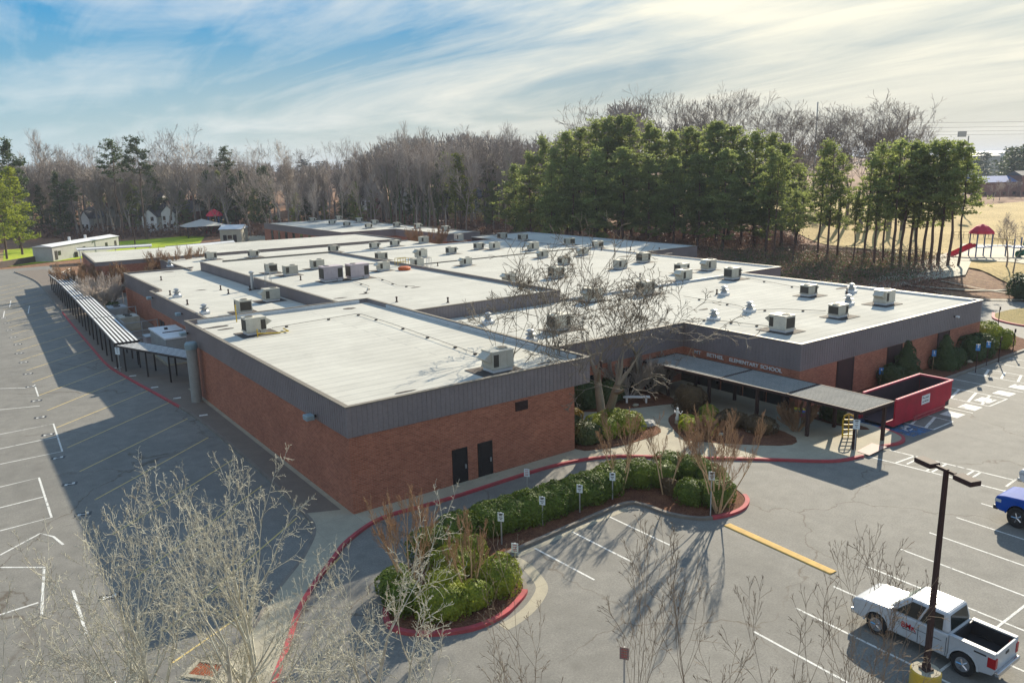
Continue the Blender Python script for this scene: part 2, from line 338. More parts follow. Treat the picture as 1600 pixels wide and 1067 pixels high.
# planted ground in front of the east wing and in the courtyard
st(MB().prism([(35.1, -4.2), (35.1, -6.7), (67, -6.45), (71, -6.), (73.5, -2.5), (72.5, .5), (66, 1.5), (62.3, -1), (62.3, -4.2)], -.05, .13).build('planting_bed', MUL))
B = MB()
for P in ([(15.9, 3.9), (20.2, 3.9), (22.6, 2.2), (23.4, .4), (22.6, -1.2), (20.4, -1.5), (18.4, -1.4), (16.8, -.9), (15.9, -.1)],
          [(20.5, 6.9), (22.3, 5.2), (24.6, 4.2), (27.4, 3.2), (28.9, 3.), (29.1, 6.9)],
          [(22.6, -3.4), (23.8, -1.2), (25.3, .6), (27.2, 1.2), (28.9, .6), (29.1, -6.6), (27.3, -8.4), (24.8, -6.2)],
          [(33.1, -3.8), (34.2, -4.), (34.2, -9.6), (33.2, -8.8)]):
    B.prism(crom(P+[P[0]], 3)[:-1], .02, .17)
st(B.build('courtyard_bed', MUL))
# planting island with kerbs
isl = crom([(3.6, -8.75), (8.7, -8.3), (12.3, -8.1), (13.1, -8.8), (13.4, -10.6), (14.4, -12.1), (16.4, -12.6), (17.9, -12.1), (18.7, -10.9), (19.2, -8.9), (18.6, -6.3), (16.6, -4.4), (13., -3.9), (9.4, -3.9), (5.5, -4.6), (2.2, -5.4), (-.6, -7.0), (-2.6, -9.), (-3.4, -10.6), (-3., -11.7), (-2., -12.5), (-.8, -13.), (.4, -13.), (1.4, -12.7), (2.6, -12.), (3.1, -11.), (3.5, -9.6)], 5)
st(MB().prism(isl, -.05, .12).build('planting_island', MUL))
K = MB(); K.ribbon(isl[:26]+[isl[26]], .22, -.02, .15); K.ribbon(isl[38:86], .22, -.02, .15); K.ribbon(isl[-11:]+isl[:1], .2, -.02, .15); st(K.build('island_kerb', KRB))
K = MB(); K.ribbon(isl[26:39], .24, -.02, .153); K.ribbon(isl[84:121], .24, -.02, .153); st(K.build('red_island_kerb', RED))
gp = crom([(.2, -13.35), (.9, -13.25), (1.8, -12.95), (2.6, -12.5), (3.2, -12.), (3.5, -11.3), (3.75, -10.2), (3.75, -9.)], 3)
st(MB().ribbon(gp, .55, .004, side=-1).ribbon([(3.8, -8.98), (8.7, -8.55), (12.2, -8.4)], .3, .004, side=-1).build('gutter', CONC))
# lines painted on the lots
L = MB(); z = .005
for k in range(-4, 9):
    x = 13.55+2.79*k
    if k > -3: L.ribbon([(x, -20.05), (x, -31.6)], .105, z)
L.ribbon([(5.2, -25.8), (36, -25.8)], .105, z+.004)
for a, b in (((6.12*.915-.15, -9.0), (5.7, -13.1)), ((8.05, -8.8), (8.2, -13.)), ((10.75, -8.7), (10.85, -12.9))): L.ribbon([a, b], .105, z)
hx = [37.6, 40.4, 43.4, 46., 49., 51.8, 54.7, 57.2]
for x in hx+[60, 62.8, 65.6, 68.4]: L.ribbon([(x, -7.0), (x, -12.5)], .11, z)
for a, b in ((37.6, 40.4), (46, 49), (54.7, 57.2)):
    L.ribbon([(a, -12.5), (b, -12.5)], .12, z+.004)
    for y in (-8, -9.3, -10.6, -11.6): L.ribbon([(a+.06, y-.35), (b-.06, y+.35)], .2, z+.004)
for x in (42., 44.7, 50.4, 53.2): L.obox((x, -11.7, z+.003), (1.3, 1.25, .002))
L.obox((47.4, -11.6, z+.003), (1.4, 1.1, .002))
for q in (((1357, 713), (1554, 763)), ((1390, 703), (1585, 750)), ((1400, 723), (1430, 712)), ((1417, 725), (1440, 714)), ((1448, 735), (1470, 722)), ((1455, 738), (1478, 725)), ((1500, 748), (1522, 735)), ((1510, 752), (1532, 738)), ((1554, 763), (1600, 775)), ((1572, 760), (1588, 748))): L.ribbon(px(*q), .13, z)
for q in (((0, 678.5), (83.5, 662), (97.4, 705), (0, 725)), ((0, 701), (90, 682)), ((0, 760.7), (60.7, 746), (80.5, 808), (0, 829)), ((0, 793), (67.8, 776)), ((0, 867), (63, 833), (83.5, 838), (98.7, 850.5)), ((0, 886), (69, 886), (65, 960)), ((0, 960), (60, 941)), ((114, 922), (135, 990)),
          ((0, 607), (40, 606), (57, 602)), ((54, 601), (60, 619)), ((0, 640), (62, 634)), ((5, 497), (7, 486)), ((44, 490), (46, 478)), ((15, 480), (17, 470))): L.ribbon(px(*q), .12, z)
st(L.build('white_line_markings', WHP))
L = MB()
yy = -11.
while yy < 128:
    L.ribbon([(-10.9+max(0, yy-60)*.03, yy+.1), (-2.3-(1.3 if yy > 34 else .2), yy+7.2)], .1, z); yy += 5.65
L.ribbon(px((270, 1035), (375, 962)), .1, z+.003)
st(L.build('yellow_line_markings', YLP))
st(MB().sheet([(35.15, -8.), (35.15, -12.4), (37.5, -12.5), (37.5, -8.)], z+.001).build('blue_stall_marking', BLP))
W = MB()
for dx, dy, w, l, r in ((0, 0, .12, .9, .5), (.3, .15, .12, .7, -.5), (-.25, -.1, .12, .55, 1.2), (.1, -.35, .1, .5, .1)): W.obox((36.35+dx, -11.2+dy, z+.009), (l, w, .002), r)
W.lathe(36.9, -11.0, [(.16, z+.007), (.16, z+.012)], 10); st(W.build('wheelchair_marking', WHP))
pink = pm('faded_ramp_paint', (.48, .27, .24), (.40, .34, .28), 3)
st(MB().sheet([(29.4, -11.7), (31.5, -11.5), (31.6, -12.5), (29.3, -12.6)], .159).build('tactile_ramp', pink))
N = MB(); N2 = MB()
for q in ((5.6, 497), (11, 505), (15, 516), (20.8, 527), (28, 538), (30, 552), (37, 566), (44, 584), (48, 604), (57, 626), (63, 652), (75, 679), (91, 715), (109, 756), (130, 803), (171, 932)):
    p = at(*q)[:2]; N.obox((p[0], p[1], z), (.85, .5, .002), -.25)
    for k in (-.2, .2): N2.obox((p[0]+k, p[1], z+.003), (.16, .32, .002), -.25)
    N2.obox((p[0], p[1]-.02, z+.003), (.42, .08, .002), -.25)
for q in ((182, 577), (205, 590), (239, 608), (274, 625), (315, 652)): p = at(*q)[:2]; N2.obox((p[0]+.15, p[1], .153), (.6, .35, .002), -.2)
st(N.build('stall_number_patches', BLK)); st(N2.build('stall_number_marks', WHP))
hb = MB(); hb.prismx([(-.17, 0), (-.12, .045), (.12, .045), (.17, 0)], -3.1, 3.1)
o = hb.build('speed_bump', YEL, bevel=.02); o.location = (14.7, -16.3, .003); o.rotation_euler.z = R(88); o.scale = (1, 1.6, 1)
tag(o, 'long yellow painted speed bump lying beside the hedge island', 'speed bump')
# storm drain at the bottom
g = at(322, 1047); r = root('storm_drain', (g[0], g[1], 0), 'rusty orange grate in a pale frame at the edge of the left lot', 'drain')
fm = MB()
for dx, dy, w, h in ((-.6, 0, .18, 1.1), (.6, 0, .18, 1.1), (0, -.46, 1.02, .18), (0, .46, 1.02, .18)): fm.obox((dx, dy, .03), (w, h, .06))
fm.build('frame', CONC, r, local=True); gr = MB().obox((0, 0, .01), (1., .72, .01))
for k in range(-4, 5): gr.obox((k*.11, 0, .03), (.05, .74, .03))
gr.build('grate', pm('rust', (.33, .10, .04), (.18, .06, .03), 4), r, local=True); r.rotation_euler.z = R(-48)
# grass fields, road, paths far away
drape('green_field', atg(4, 418), atg(310, 384), atg(322, 366), atg(6, 391), GRN, .05)
drape('verge', atg(-40, 424), atg(150, 399), atg(120, 383), atg(-40, 400), TAN, .03, amp=.02)
drape('dry_playing_field', (100, 2), (340, -70), (560, 60), (190, 130), TAN, .1, 60)
drape('far_grass', atg(560, 352), atg(870, 352), atg(900, 330), atg(700, 335), TAN, .08, 20)
drape('left_path', atg(322, 366), atg(440, 362), atg(440, 357), atg(250, 363), CONC, .06, 10)
drape('basketball_court', atg(390, 383), atg(445, 378), atg(440, 356), atg(372, 366), CONC, .09, 8)
drape('path', (73, 18), (104, 16), (150, 34), (150, 37), CONC, .12, 20, .01)
drape('playground_sand', atg(1490, 408), atg(1620, 418), atg(1620, 385), atg(1500, 382), CONC, .16, 14)
for i, q in enumerate((((1345, 440), (1480, 462), (1600, 470)), ((1470, 440), (1545, 455), (1600, 462)), ((1420, 448), (1600, 452)))):
    P = crom([atg(*p) for p in q], 8); V = []
    for p in P: V += [(p[0]-.2, p[1]-.25, float(hgt(*p))+.12), (p[0]+.2, p[1]+.3, float(hgt(*p))+.16)]
    st(mesh_np('footpath_edge', V, [(2*k, 2*k+2, 2*k+3, 2*k+1) for k in range(len(P)-1)], CONC))
K = MB(); K.prism(crom(px((1552, 492), (1556, 500), (1600, 510), (1650, 512), (1650, 486), (1590, 484), (1552, 492)), 4), -.03, .14); st(K.build('road_island', m_litter('island_grass', ((.11, .09, .03), (.24, .19, .07), (.35, .25, .10)), .8, 5)))
st(MB().ribbon(crom(px((1552, 490), (1556, 500), (1600, 510), (1650, 512)), 5), .3, -.02, .16).build('road_island_kerb', RED))
st(MB().sheet([(-60, -4), (-22, -4.5), (-11.8, -13.5), (-4.2, -20), (3, -26), (10.5, -31.8), (10.5, -80), (-90, -80), (-90, -4)], .012).build('verge_near_camera', GRD))

# ------------------------------------------------------------------ school building
sch = root('school_building', (0, 0, 0), 'low sprawling brick school with purple-brown metal fascia and broad white flat roofs', 'building')
LOC['school_building'] = (0, 0, 0)
def ribs(mb, x0, y0, x1, y1, z0, z1, d=.022, sp=.305, w=.05):
    L_ = math.hypot(x1-x0, y1-y0); n = int(L_/sp); ux, uy = (x1-x0)/L_, (y1-y0)/L_; nx, ny_ = uy, -ux   # outward = right of travel
    for i in range(1, n):
        s = i*L_/n; a = (x0+ux*(s-w/2), y0+uy*(s-w/2)); b = (x0+ux*(s+w/2), y0+uy*(s+w/2))
        mb.add([(a[0], a[1], z0), (b[0], b[1], z0), (b[0]+nx*d, b[1]+ny_*d, z0), (a[0]+nx*d, a[1]+ny_*d, z0), (a[0], a[1], z1), (b[0], b[1], z1), (b[0]+nx*d, b[1]+ny_*d, z1), (a[0]+nx*d, a[1]+ny_*d, z1)],
               [(3,2,6,7), (0,3,7,4), (2,1,5,6), (0,1,2,3)])
def fascia(poly, sides, z0, z1, th=.22, roofz=None):
    """poly counter-clockwise; sides = indices that carry the ribbed fascia"""
    f = MB(); c = MB(); n = len(poly)
    for i in sides:
        (x0, y0), (x1, y1) = poly[i], poly[(i+1) % n]; L_ = math.hypot(x1-x0, y1-y0); ux, uy = (x1-x0)/L_, (y1-y0)/L_; ix, iy = -uy*th, ux*th
        f.prism([(x0, y0), (x1, y1), (x1+ix-ux*th, y1+iy-uy*th), (x0+ix+ux*th, y0+iy+uy*th)], z0, z1)
        ribs(f, x0, y0, x1, y1, z0+.02, z1-.05)
        e = .07; c.prism([(x0+uy*e-ux*e, y0-ux*e-uy*e), (x1+uy*e+ux*e, y1-ux*e+uy*e), (x1+ix-ux*(th+.003), y1+iy-uy*(th+.003)), (x0+ix+ux*(th+.003), y0+iy+uy*(th+.003))], z1-.03, z1+.035)
    return f, c
def inset(poly, d):
    n = len(poly); out = []
    for i in range(n):
        a, b, c = np.array(poly[i-1], float), np.array(poly[i], float), np.array(poly[(i+1) % n], float); u = (b-a)/np.hypot(*(b-a)); w = (c-b)/np.hypot(*(c-b))
        n1, n2 = np.array([-u[1], u[0]]), np.array([-w[1], w[0]]); out.append(tuple(b+(n1+n2)*d/(1+float(n1@n2))))
    return out
def block(name, poly, rz, sides, zf0, zf1, wall=None, lining=True):
    MB().prism([(x, y) for x, y in (wall or poly)], -.1, zf0-.002).build('brick_wall', BR, sch)
    MB().prism(inset(poly, .06), zf0, rz-.11).build('soffit', BRZ, sch)
    n = len(poly); cx = sum(p[0] for p in poly)/n; cy = sum(p[1] for p in poly)/n
    MB().prism(inset(poly, .05), rz-.1, rz).build('roof', RF, sch)
    f, c = fascia(poly, sides, zf0, zf1)
    f.build('fascia', FAS, sch); c.build('parapet_cap', CAP, sch)
# block polys are counter-clockwise; sides listed carry a fascia
near = [(-.05, -.05), (17.05, -.05), (17.05, 32.5), (-.05, 32.5)]
mid = [(13.9, 32.5), (17.05, 32.5), (17.05, 23.4), (33.9, 23.4), (33.9, 80.), (13.9, 80.)]
east = [(34.07, -4.2), (62.7, -4.2), (62.7, 23.45), (34.0, 23.45), (34.0, 23.3), (17.15, 23.3), (17.15, 7.15), (34.07, 7.15)]
lowW = [(3.2, 32.6), (13.8, 32.6), (13.8, 83.6), (4.4, 83.6), (4.4, 61.7), (3.2, 61.7)]
eastN = [(34.0, 23.55), (70.6, 23.55), (70.6, 85.3), (34.0, 85.3)]
north = [(12.6, 80.1), (33.95, 80.1), (33.95, 85.4), (58, 85.4), (58, 99.), (12.6, 99.)]
farE = [(70.7, 49.3), (84.4, 49.3), (84.4, 96.), (70.7, 96.)]
block('near', near, 5.86, [0, 1, 2, 3], 4.48, 6.2, wall=[(0, 0), (15.75, 0), (15.75, 32.4), (0, 32.4)])
block('mid', mid, 5.88, [2, 3, 5], 4.9, 6.18)
block('east', east, 4.98, [0, 1, 6, 7], 3.12, 5.16)
block('lowW', lowW, 4.98, [3, 4, 5, 2], 3.2, 5.16)
block('eastN', eastN, 5.02, [0, 1], 3.4, 5.2)
block('north', north, 5.0, [4, 5], 3.5, 5.14)
block('farE', farE, 4.99, [0, 1, 2], 3.3, 5.15)
# pale linings inside the parapets and roof kerbs
for q in ((16.75, 1., 5.865, 16.85, 28.05, 6.16), (.9, 32.12, 5.865, 16., 32.3, 6.17), (62.3, -3.5, 4.985, 62.48, 23.3, 5.15), (70.2, 24, 5.025, 70.38, 85, 5.18), (35, 23.3, 5.0, 62, 23.5, 5.24), (34.0, 84.9, 5.03, 70.4, 85.2, 5.22), (84.0, 50, 5.0, 84.2, 95, 5.14), (17.2, 7.4, 4.985, 33.8, 7.45, 5.1)):
    MB().box(*q).build('parapet_lining', CAPP, sch)
# ribbed wall below the step of the high roof, timber cap strips, roof joints
for q in ((33.72, 23.6, 5.89, 33.88, 80, 6.12), (17.1, 80.02, 5.0, 33.9, 80.25, 6.1), (34, 54., 5.03, 34.3, 85, 5.4), (34.2, 61.6, 5.03, 70.2, 61.8, 5.16), (13.9, 61, 5.89, 33.6, 61.12, 5.95)): MB().box(*q).build('roof_joint', CAP, sch)
# recesses and openings
for a, b in ((38.9, 41.3), (46.2, 48.6), (54.6, 56.8)):
    w = MB().box(a, -4.23, .14, b, -4.1, 3.1).build('doorway', pm('recess_shade_brick', (.060, .024, .020), (.035, .016, .014), 2), sch)  # flat panel on the wall; the recess shade is painted as near-black brick
    MB().box(a+.05, -4.26, .14, a+.2, -4.22, 3.08).build('jamb', BRZ, w); MB().box(b-.2, -4.26, .14, b-.05, -4.22, 3.08).build('jamb', BRZ, w)
for x0, x1 in ((6.35, 7.4), (8.15, 9.2)):
    fr = MB().box(x0, -.05, .14, x0+.06, .03, 2.3).box(x1-.06, -.05, .14, x1, .03, 2.3).box(x0, -.05, 2.24, x1, .03, 2.3).build('door_frame', BLK, sch)
    d = MB().box(x0+.06, -.035, .15, x1-.06, .02, 2.24); d.box(x0+.2, -.045, .35, x1-.2, -.03, 1.0).box(x0+.2, -.045, 1.2, x1-.2, -.03, 2.1)
    d = d.build('door', DOOR, sch); MB().box(x1-.2, -.1, 1.0, x1-.12, -.03, 1.25).build('handle', GAL, d)
    MB().box(x0-.1, -.4, .14, x1+.1, -.05, .18).build('threshold', CONC, sch)
v = MB().box(11., -.04, 3.72, 11.95, .02, 4.3)
for k in range(6): v.box(11.04, -.07, 3.76+k*.09, 11.91, -.03, 3.80+k*.09)
v.build('louvre_vent', BRZ, sch)
for y in (-3.4, -1.2, 1.0, 3.2, 5.2): MB().box(33.98, y, .15, 34.05, y+1.9, 2.35).build('window', GLS, sch)
for x in (19.5, 22.2, 26.5, 29.5): MB().box(x, 7.05, .15, x+2., 7.12, 2.4).build('window', GLS, sch)
G = MB()
for y in (-3.45, -1.35, .9, 3.1, 5.1, 7.05): G.box(33.93, y, .15, 34.06, y+.1, 2.4)
G.box(33.93, -3.45, 2.35, 34.06, 7.1, 2.45); G.build('window_frame', BRZ, sch)
for y in (53.5, 56.3, 57.6): MB().box(3.12, y-.4, .14, 3.19, y+.45, 2.3).build('door', DOOR, sch)
MB().box(3.05, 40, .14, 3.19, 41, 3.2).build('downpipe', BRZ, sch)
# lettering on the brick band under the fascia
def text(body, size, loc, rot, mat, parent=None, ext=.02, name='lettering', sx=1.):
    c = bpy.data.curves.new('t', 'FONT'); c.body = body; c.size = size; c.offset = size*.016; c.extrude = ext; c.align_x = 'LEFT'
    o = bpy.data.objects.new('t', c); link(o); bpy.context.view_layer.update()
    me = bpy.data.meshes.new_from_object(o.evaluated_get(bpy.context.evaluated_depsgraph_get())); bpy.data.objects.remove(o)
    me.materials.clear(); me.materials.append(mat); q = bpy.data.objects.new(name, me); link(q, parent); q.location = loc; q.rotation_euler = rot; q.scale = (sx, 1, 1)
    LOC[q.name] = (0, 0, 0); return q
for w, y, wd in (('MT', 5.9, .75), ('BETHEL', 4.55, 1.75), ('ELEMENTARY', 2.25, 2.85), ('SCHOOL', -.75, 1.95)):
    o_ = text(w, .42, (34.03, y, 2.72), (R(90), 0, R(-90)), WHT, sch, sx=1.)
    o_.scale.x = wd/max(v.co.x for v in o_.data.vertices)
# wall lights, each a lamp on an arm
for i, (x, y, z_, lb) in enumerate(((-.12, 4.1, 4.75, 'grey box floodlight on the side fascia near the front corner'), (-.12, 31.5, 5.3, 'grey floodlight on the side fascia beside the concrete column'), (3.1, 46.8, 4.5, 'grey floodlight on the fascia above the fenced yard'), (3.1, 59.9, 4.6, 'round topped floodlight where the low roof steps back'), (57.2, -4.27, 4.3, 'small white floodlight on the east wing fascia'))):
    r = root('wall_light', (x, y, z_), lb, 'wall light', 'floodlights on the fascia')
    w = (.25, .12) if x < 50 else (.1, .2)
    k = (-1, 0) if x < 50 else (0, -1)
    MB().obox((k[0]*.42, k[1]*.3, 0), (.5, .62, .3) if x < 50 else (.3, .3, .16)).build('lamp_housing', pm('lamp_housing', (.25, .33, .36), rough=.4) if x < 50 else WHT, r, local=True, bevel=.05)
    MB().obox((k[0]*.08, k[1]*.08, 0), (.2, .12, .12) if x < 50 else (.1, .2, .1)).build('bracket', BRZ, r, local=True)
# concrete column at the side wall
r = root('concrete_column', (-.75, 28.3, .14), 'tall round grey concrete column standing at the side wall', 'column')
MB().cyl(0, 0, 0, 4.45, .42, .42, 24).build('shaft', pm('column_concrete', (.27, .27, .25), (.20, .20, .19), 2), r, smooth=False, local=True)
MB().lathe(0, 0, [(.48, 4.45), (.5, 4.6), (.5, 4.85), (.4, 5.)], 24).build('cap', pm('column_cap', (.20, .28, .31), rough=.5), r, local=True)
# far buildings
def flat_building(name, label, poly, zr, sides, zf0, wall=BR):
    r = root(name, (poly[0][0], poly[0][1], 0), label, 'building')
    MB().prism(poly, -.1, zf0-.002).build('wall', wall, r); MB().prism(inset(poly, .06), zf0, zr-.11).build('soffit', BRZ, r); MB().prism(inset(poly, .05), zr-.1, zr).build('roof', RF, r)
    f, c = fascia(poly, sides, zf0, zr+.17); f.build('fascia', FAS, r); c.build('parapet_cap', CAP, r); return r
fb = flat_building('classroom_building', 'farthest flat roofed brick block behind the school, before the woods', [(56.8, 127), (70, 127), (70, 104), (78.2, 104), (78.2, 178), (56.8, 178)], 4.98, [0, 1, 2, 3, 5], 3.6)
for k in range(9): MB().box(56.72, 129.5+k*5.2, .1, 56.79, 131.1+k*5.2, 3.5).build('window', GLS, fb)
flat_building('long_classroom_strip', 'long narrow brick block with pale roof across the yard behind the kitchen wing', [(3.5, 101.8), (58., 101.8), (58., 122.), (4.8, 124.)], 5.0, [0, 1, 3], 4.55)
# ------------------------------------------------------------------ roof equipment
def roof_at(x, y):
    p = at(x, y, 5.88)
    if (-.1 < p[0] < 17.1 and -.1 < p[1] < 32.5) or (13.9 < p[0] < 33.9 and 23.4 < p[1] < 80): return p, 5.88
    return at(x, y, 5.0), 5.0
ORD = ['first', 'second', 'third', 'fourth', 'fifth', 'sixth', 'seventh', 'eighth', 'ninth', 'tenth', 'eleventh', 'twelfth', 'thirteenth', 'fourteenth', 'fifteenth', 'sixteenth', 'seventeenth', 'eighteenth', 'nineteenth', 'twentieth', 'twenty-first', 'twenty-second', 'twenty-third', 'twenty-fourth', 'twenty-fifth', 'twenty-sixth', 'twenty-seventh', 'twenty-eighth', 'twenty-ninth', 'thirtieth']
def make_unit(w, d, h, hood, big, name, cab=UNI, pad=1.25):
    r = root(name, (0, 0, 0), 'x', 'air conditioner', 'air conditioners on the flat roofs')
    MB().obox((.15, -.1, .012), (w*pad+1., d*pad+.9, .02)).build('roof_pad', PAD, r)
    MB().obox((0, 0, .13), (w*.92, d*.92, .22)).build('curb', WHT, r)
    z0 = .24; c = MB().obox((0, 0, z0+h/2), (w, d, h)); c.obox((0, 0, z0+.05), (w+.08, d+.08, .1))
    for s in (-1, 1):
        for k in (-.30, .02, .34): c.obox((k*w, s*d/2, z0+h*.52), (w*.26, .03, h*.78))
    c.build('cabinet', cab, r, bevel=.02)
    t = MB().obox((0, 0, z0+h+.02), (w+.05, d+.05, .05)); t.build('lid', cab, r)
    for c_, s_ in (((-w/2-.005, 0, z0+h*.5), (.03, d*.86, h*.78)), ((w*.34, d/2+.012, z0+h*.5), (w*.24, .03, h*.72)), ((w*.34, -d/2-.012, z0+h*.5), (w*.24, .03, h*.72))): MB().obox(c_, s_).build('coil', UND, r)
    fx = -w*.22; f = MB().cyl(fx, 0, z0+h+.04, z0+h+.12, .36*min(1, d/1.1), n=18).build('fan_ring', cab, r)
    MB().cyl(fx, 0, z0+h+.1, z0+h+.13, .30*min(1, d/1.1), n=18).build('fan_grille', UND, r)
    if hood:
        x = w/2; hd = MB().add([(x, -d*.36, z0+h*.35), (x, d*.36, z0+h*.35), (x+.5, d*.36, z0+h*.62), (x+.5, -d*.36, z0+h*.62), (x, -d*.36, z0+h*.98), (x, d*.36, z0+h*.98), (x+.5, d*.36, z0+h*.66), (x+.5, -d*.36, z0+h*.66)],
              [(0,3,2,1), (4,5,6,7), (0,4,7,3), (1,2,6,5), (3,7,6,2)]); hd.build('intake_hood', cab, r)
    p = MB().tube([(w*.1, -d/2-.05, .35), (w*.1, -d/2-.35, .35), (w*.1, -d/2-.35, .1), (w*.1-.7, -d/2-.5, .1)], .025, 5); p.build('gas_pipe', BRZ, r)
    return r
U = {'s': make_unit(1.6, 1.15, .95, False, 0, 'rooftop_unit'), 'h': make_unit(1.45, 1.05, .85, True, 0, 'rooftop_unit'),
     'b': make_unit(1.6, 1.25, 1.08, True, 1, 'rooftop_unit'), 'L': make_unit(2.35, 1.6, 1.5, False, 1, 'large_rooftop_unit', UNP, 1.05)}
used = set()
units = [(398,521,'b',0),(778,578,'b',180),(424,427,'s',0),(454,430,'s',180),(496,420,'s',180),(518,439,'L',0),(559,435,'L',0),(599,423,'h',180),(596,407,'s',0),(521,394,'h',0),(585,389,'h',0),(617,385,'h',0),(662,380,'s',180),(717,376,'s',180),
 (658,403,'b',180),(705,397,'h',0),(748,390,'h',0),(773,390,'s',180),(785,374,'s',0),(728,415,'h',180),(652,417,'s',180),(817,376,'s',0),(833,391,'b',180),(848,403,'h',180),(890,383,'s',0),(911,399,'h',180),(934,388,'s',0),(881,414,'h',0),
 (869,434,'b',0),(969,420,'s',180),(1005,410,'b',0),(873,515,'b',0),(926,470,'b',180),(1008,459,'b',0),(1065,427,'s',0),(1068,439,'b',180),(1107,422,'b',180),(1144,436,'b',0),(1263,462,'h',0),(1381,475,'b',180),(1309,495,'h',0),(1221,517,'b',90),
 (796,441,'h',180),(330,406,'s',0),(396,402,'h',0),(381,489,'b',90),(424,470,'b',180),
 (488,347,'h',0),(529,344,'h',0),(519,351,'h',0),(542,354,'h',0),(561,348,'s',0),(576,357,'h',0),(585,351,'h',0),(620,355,'h',0),(653,357,'h',0),(696,361,'h',0)]
cnt = {}
def zone(x, p):
    if p[1] > 100: return 'the farthest roof'
    if p[2] > 5.5 and p[1] < 32.5 and p[0] < 17.1: return 'the nearest roof'
    if p[2] > 5.5: return 'the raised roof'
    if p[0] < 13.9: return 'the kitchen roof'
    if p[1] < 23.4: return 'the east wing roof'
    if p[0] > 70.5: return 'the far right roof'
    if p[1] > 85.3: return 'the back strip roof'
    return 'the long back roof'
random.seed(4)
LK = {'s': 'small boxy tan', 'h': 'low tan hooded', 'b': 'bulky tan', 'L': 'very large pinkish grey'}
placed = []
for X_, Y_, k, rz in units:
    p, z = roof_at(X_, Y_); placed.append([X_, Y_, k, rz, p, z])
for X_, Y_, k, rz, p, z in sorted(placed, key=lambda q: q[0]):
    zn = zone(X_, (p[0], p[1], z)); cnt[(zn, k)] = cnt.get((zn, k), 0)+1
tot = dict(cnt); cnt = {}
for X_, Y_, k, rz, p, z in sorted(placed, key=lambda q: q[0]):
    zn = zone(X_, (p[0], p[1], z)); cnt[(zn, k)] = cnt.get((zn, k), 0)+1; n = cnt[(zn, k)]
    o = U[k] if k not in used else copy_tree(U[k]); used.add(k)
    o.location = (p[0], p[1], z); o.rotation_euler.z = R(rz+random.choice((0, 0, 0, 90))*(k == 's'))
    cg = 'air conditioner'
    o['label'] = f"{LK[k]} {cg} on {zn}" + ('' if tot[(zn, k)] == 1 else f", {ORD[n-1]} such from the left")
# roof vents
def make_vent(kind):
    r = root('exhaust_fan' if kind == 'f' else 'vent_pipe', (0, 0, 0), 'x', 'roof vent', 'vents on the flat roofs')
    if kind == 'f':
        MB().obox((0, 0, .12), (.85, .85, .24)).build('curb', WHT, r)
        MB().lathe(0, 0, [(.38, .24), (.3, .34), (.22, .5), (.42, .52), (.44, .6), (.2, .66), (.18, .78), (.32, .8), (.3, .9), (.1, .98)], 16).build('dome', GAL, r, smooth=False)
    else:
        MB().lathe(0, 0, [(.18, .0), (.08, .1), (.07, .42)], 10).build('pipe', BRZ, r); MB().lathe(0, 0, [(.11, .42), (.12, .5), (.05, .54)], 10).build('cowl', BRZ, r)
    return r
VF, VP = make_vent('f'), make_vent('p'); uf = up = False
fans = [(763,505),(1131,461),(1171,487),(1115,500),(1330,457),(1325,476),(829,533),(277,464),(320,490),(266,417),(975,600)]
fans = fans[:-1]
for i, (a, b) in enumerate(sorted(fans)):
    p, z = roof_at(a, b); o = VF if not uf else copy_tree(VF); uf = True; o.location = (p[0], p[1], z); zn = zone(a, (p[0], p[1], z))
    o['label'] = f"white mushroom exhaust fan on {zn}, {ORD[i]} of the fans from the left"
pipes = [(252,438),(266,461),(293,476),(345,453),(357,459),(391,454),(939,576),(700,473),(1120,460),(1000,434),(1323,459),(684,416),(817,391),(940,392),(985,391),(1030,392),(620,472),(470,438)]
for i, (a, b) in enumerate(sorted(pipes)):
    p, z = roof_at(a, b); o = VP if not up else copy_tree(VP); up = True; o.location = (p[0], p[1], z); zn = zone(a, (p[0], p[1], z))
    o['label'] = f"short dark vent pipe on {zn}, {ORD[i]} pipe from the left"
# tall flue, ladders, tanks
p, z = roof_at(395, 452); r = root('flue_pipe', (p[0], p[1], z), 'tall round galvanised flue against the raised roof edge', 'flue')
MB().cyl(0, 0, 0, 1.9, .2, n=14).build('pipe', GAL, r, local=True); MB().lathe(0, 0, [(.3, 1.9), (.32, 2.05), (.1, 2.15)], 14).build('cowl', GAL, r, local=True); MB().obox((0, 0, .02), (1., 1., .03)).build('flashing', PAD, r, local=True)
for i, (a, b, h, lb) in enumerate(((417, 443, 1.7, 'leaning steel roof ladder at the raised roof edge'), (669, 419, 1.5, 'steel roof ladder beyond the orange basin'))):
    p, z = roof_at(a, b); r = root('roof_ladder', (p[0], p[1], z), lb, 'ladder')
    q = MB()
    for s in (-.22, .22): q.tube([(-.2, s, -.1), (0, s, h), (.4, s, h), (.5, s, 0)], .03, 5)
    q.build('rail', GAL, r, local=True); q = MB()
    for k in range(5): q.tube([(-.18+.04*k, -.22, .1+.3*k), (-.18+.04*k, .22, .1+.3*k)], .02, 4)
    q.build('rung', GAL, r, local=True)
p, z = roof_at(632, 422); r = root('orange_basin', (p[0], p[1], z), 'round orange basin on the raised middle roof', 'basin')
MB().lathe(0, 0, [(.75, 0), (.85, .3), (.6, .45), (.2, .5)], 18).build('shell', pm('orange_plastic', (.55, .12, .03)), r, local=True)
p, z = roof_at(628, 415); r = root('yellow_guard_rail', (p[0], p[1], z), 'yellow guard rail beside the orange basin', 'guard rail')
q = MB()
for a in (-.8, 0, .8):
    for b in (-.4, .4): q.tube([(a, b, 0), (a, b, 1.)], .035, 5)
for b in (-.4, .4):
    for h in (.5, 1.): q.tube([(-.8, b, h), (.8, b, h)], .035, 5)
q.build('rails', YMT, r, local=True)
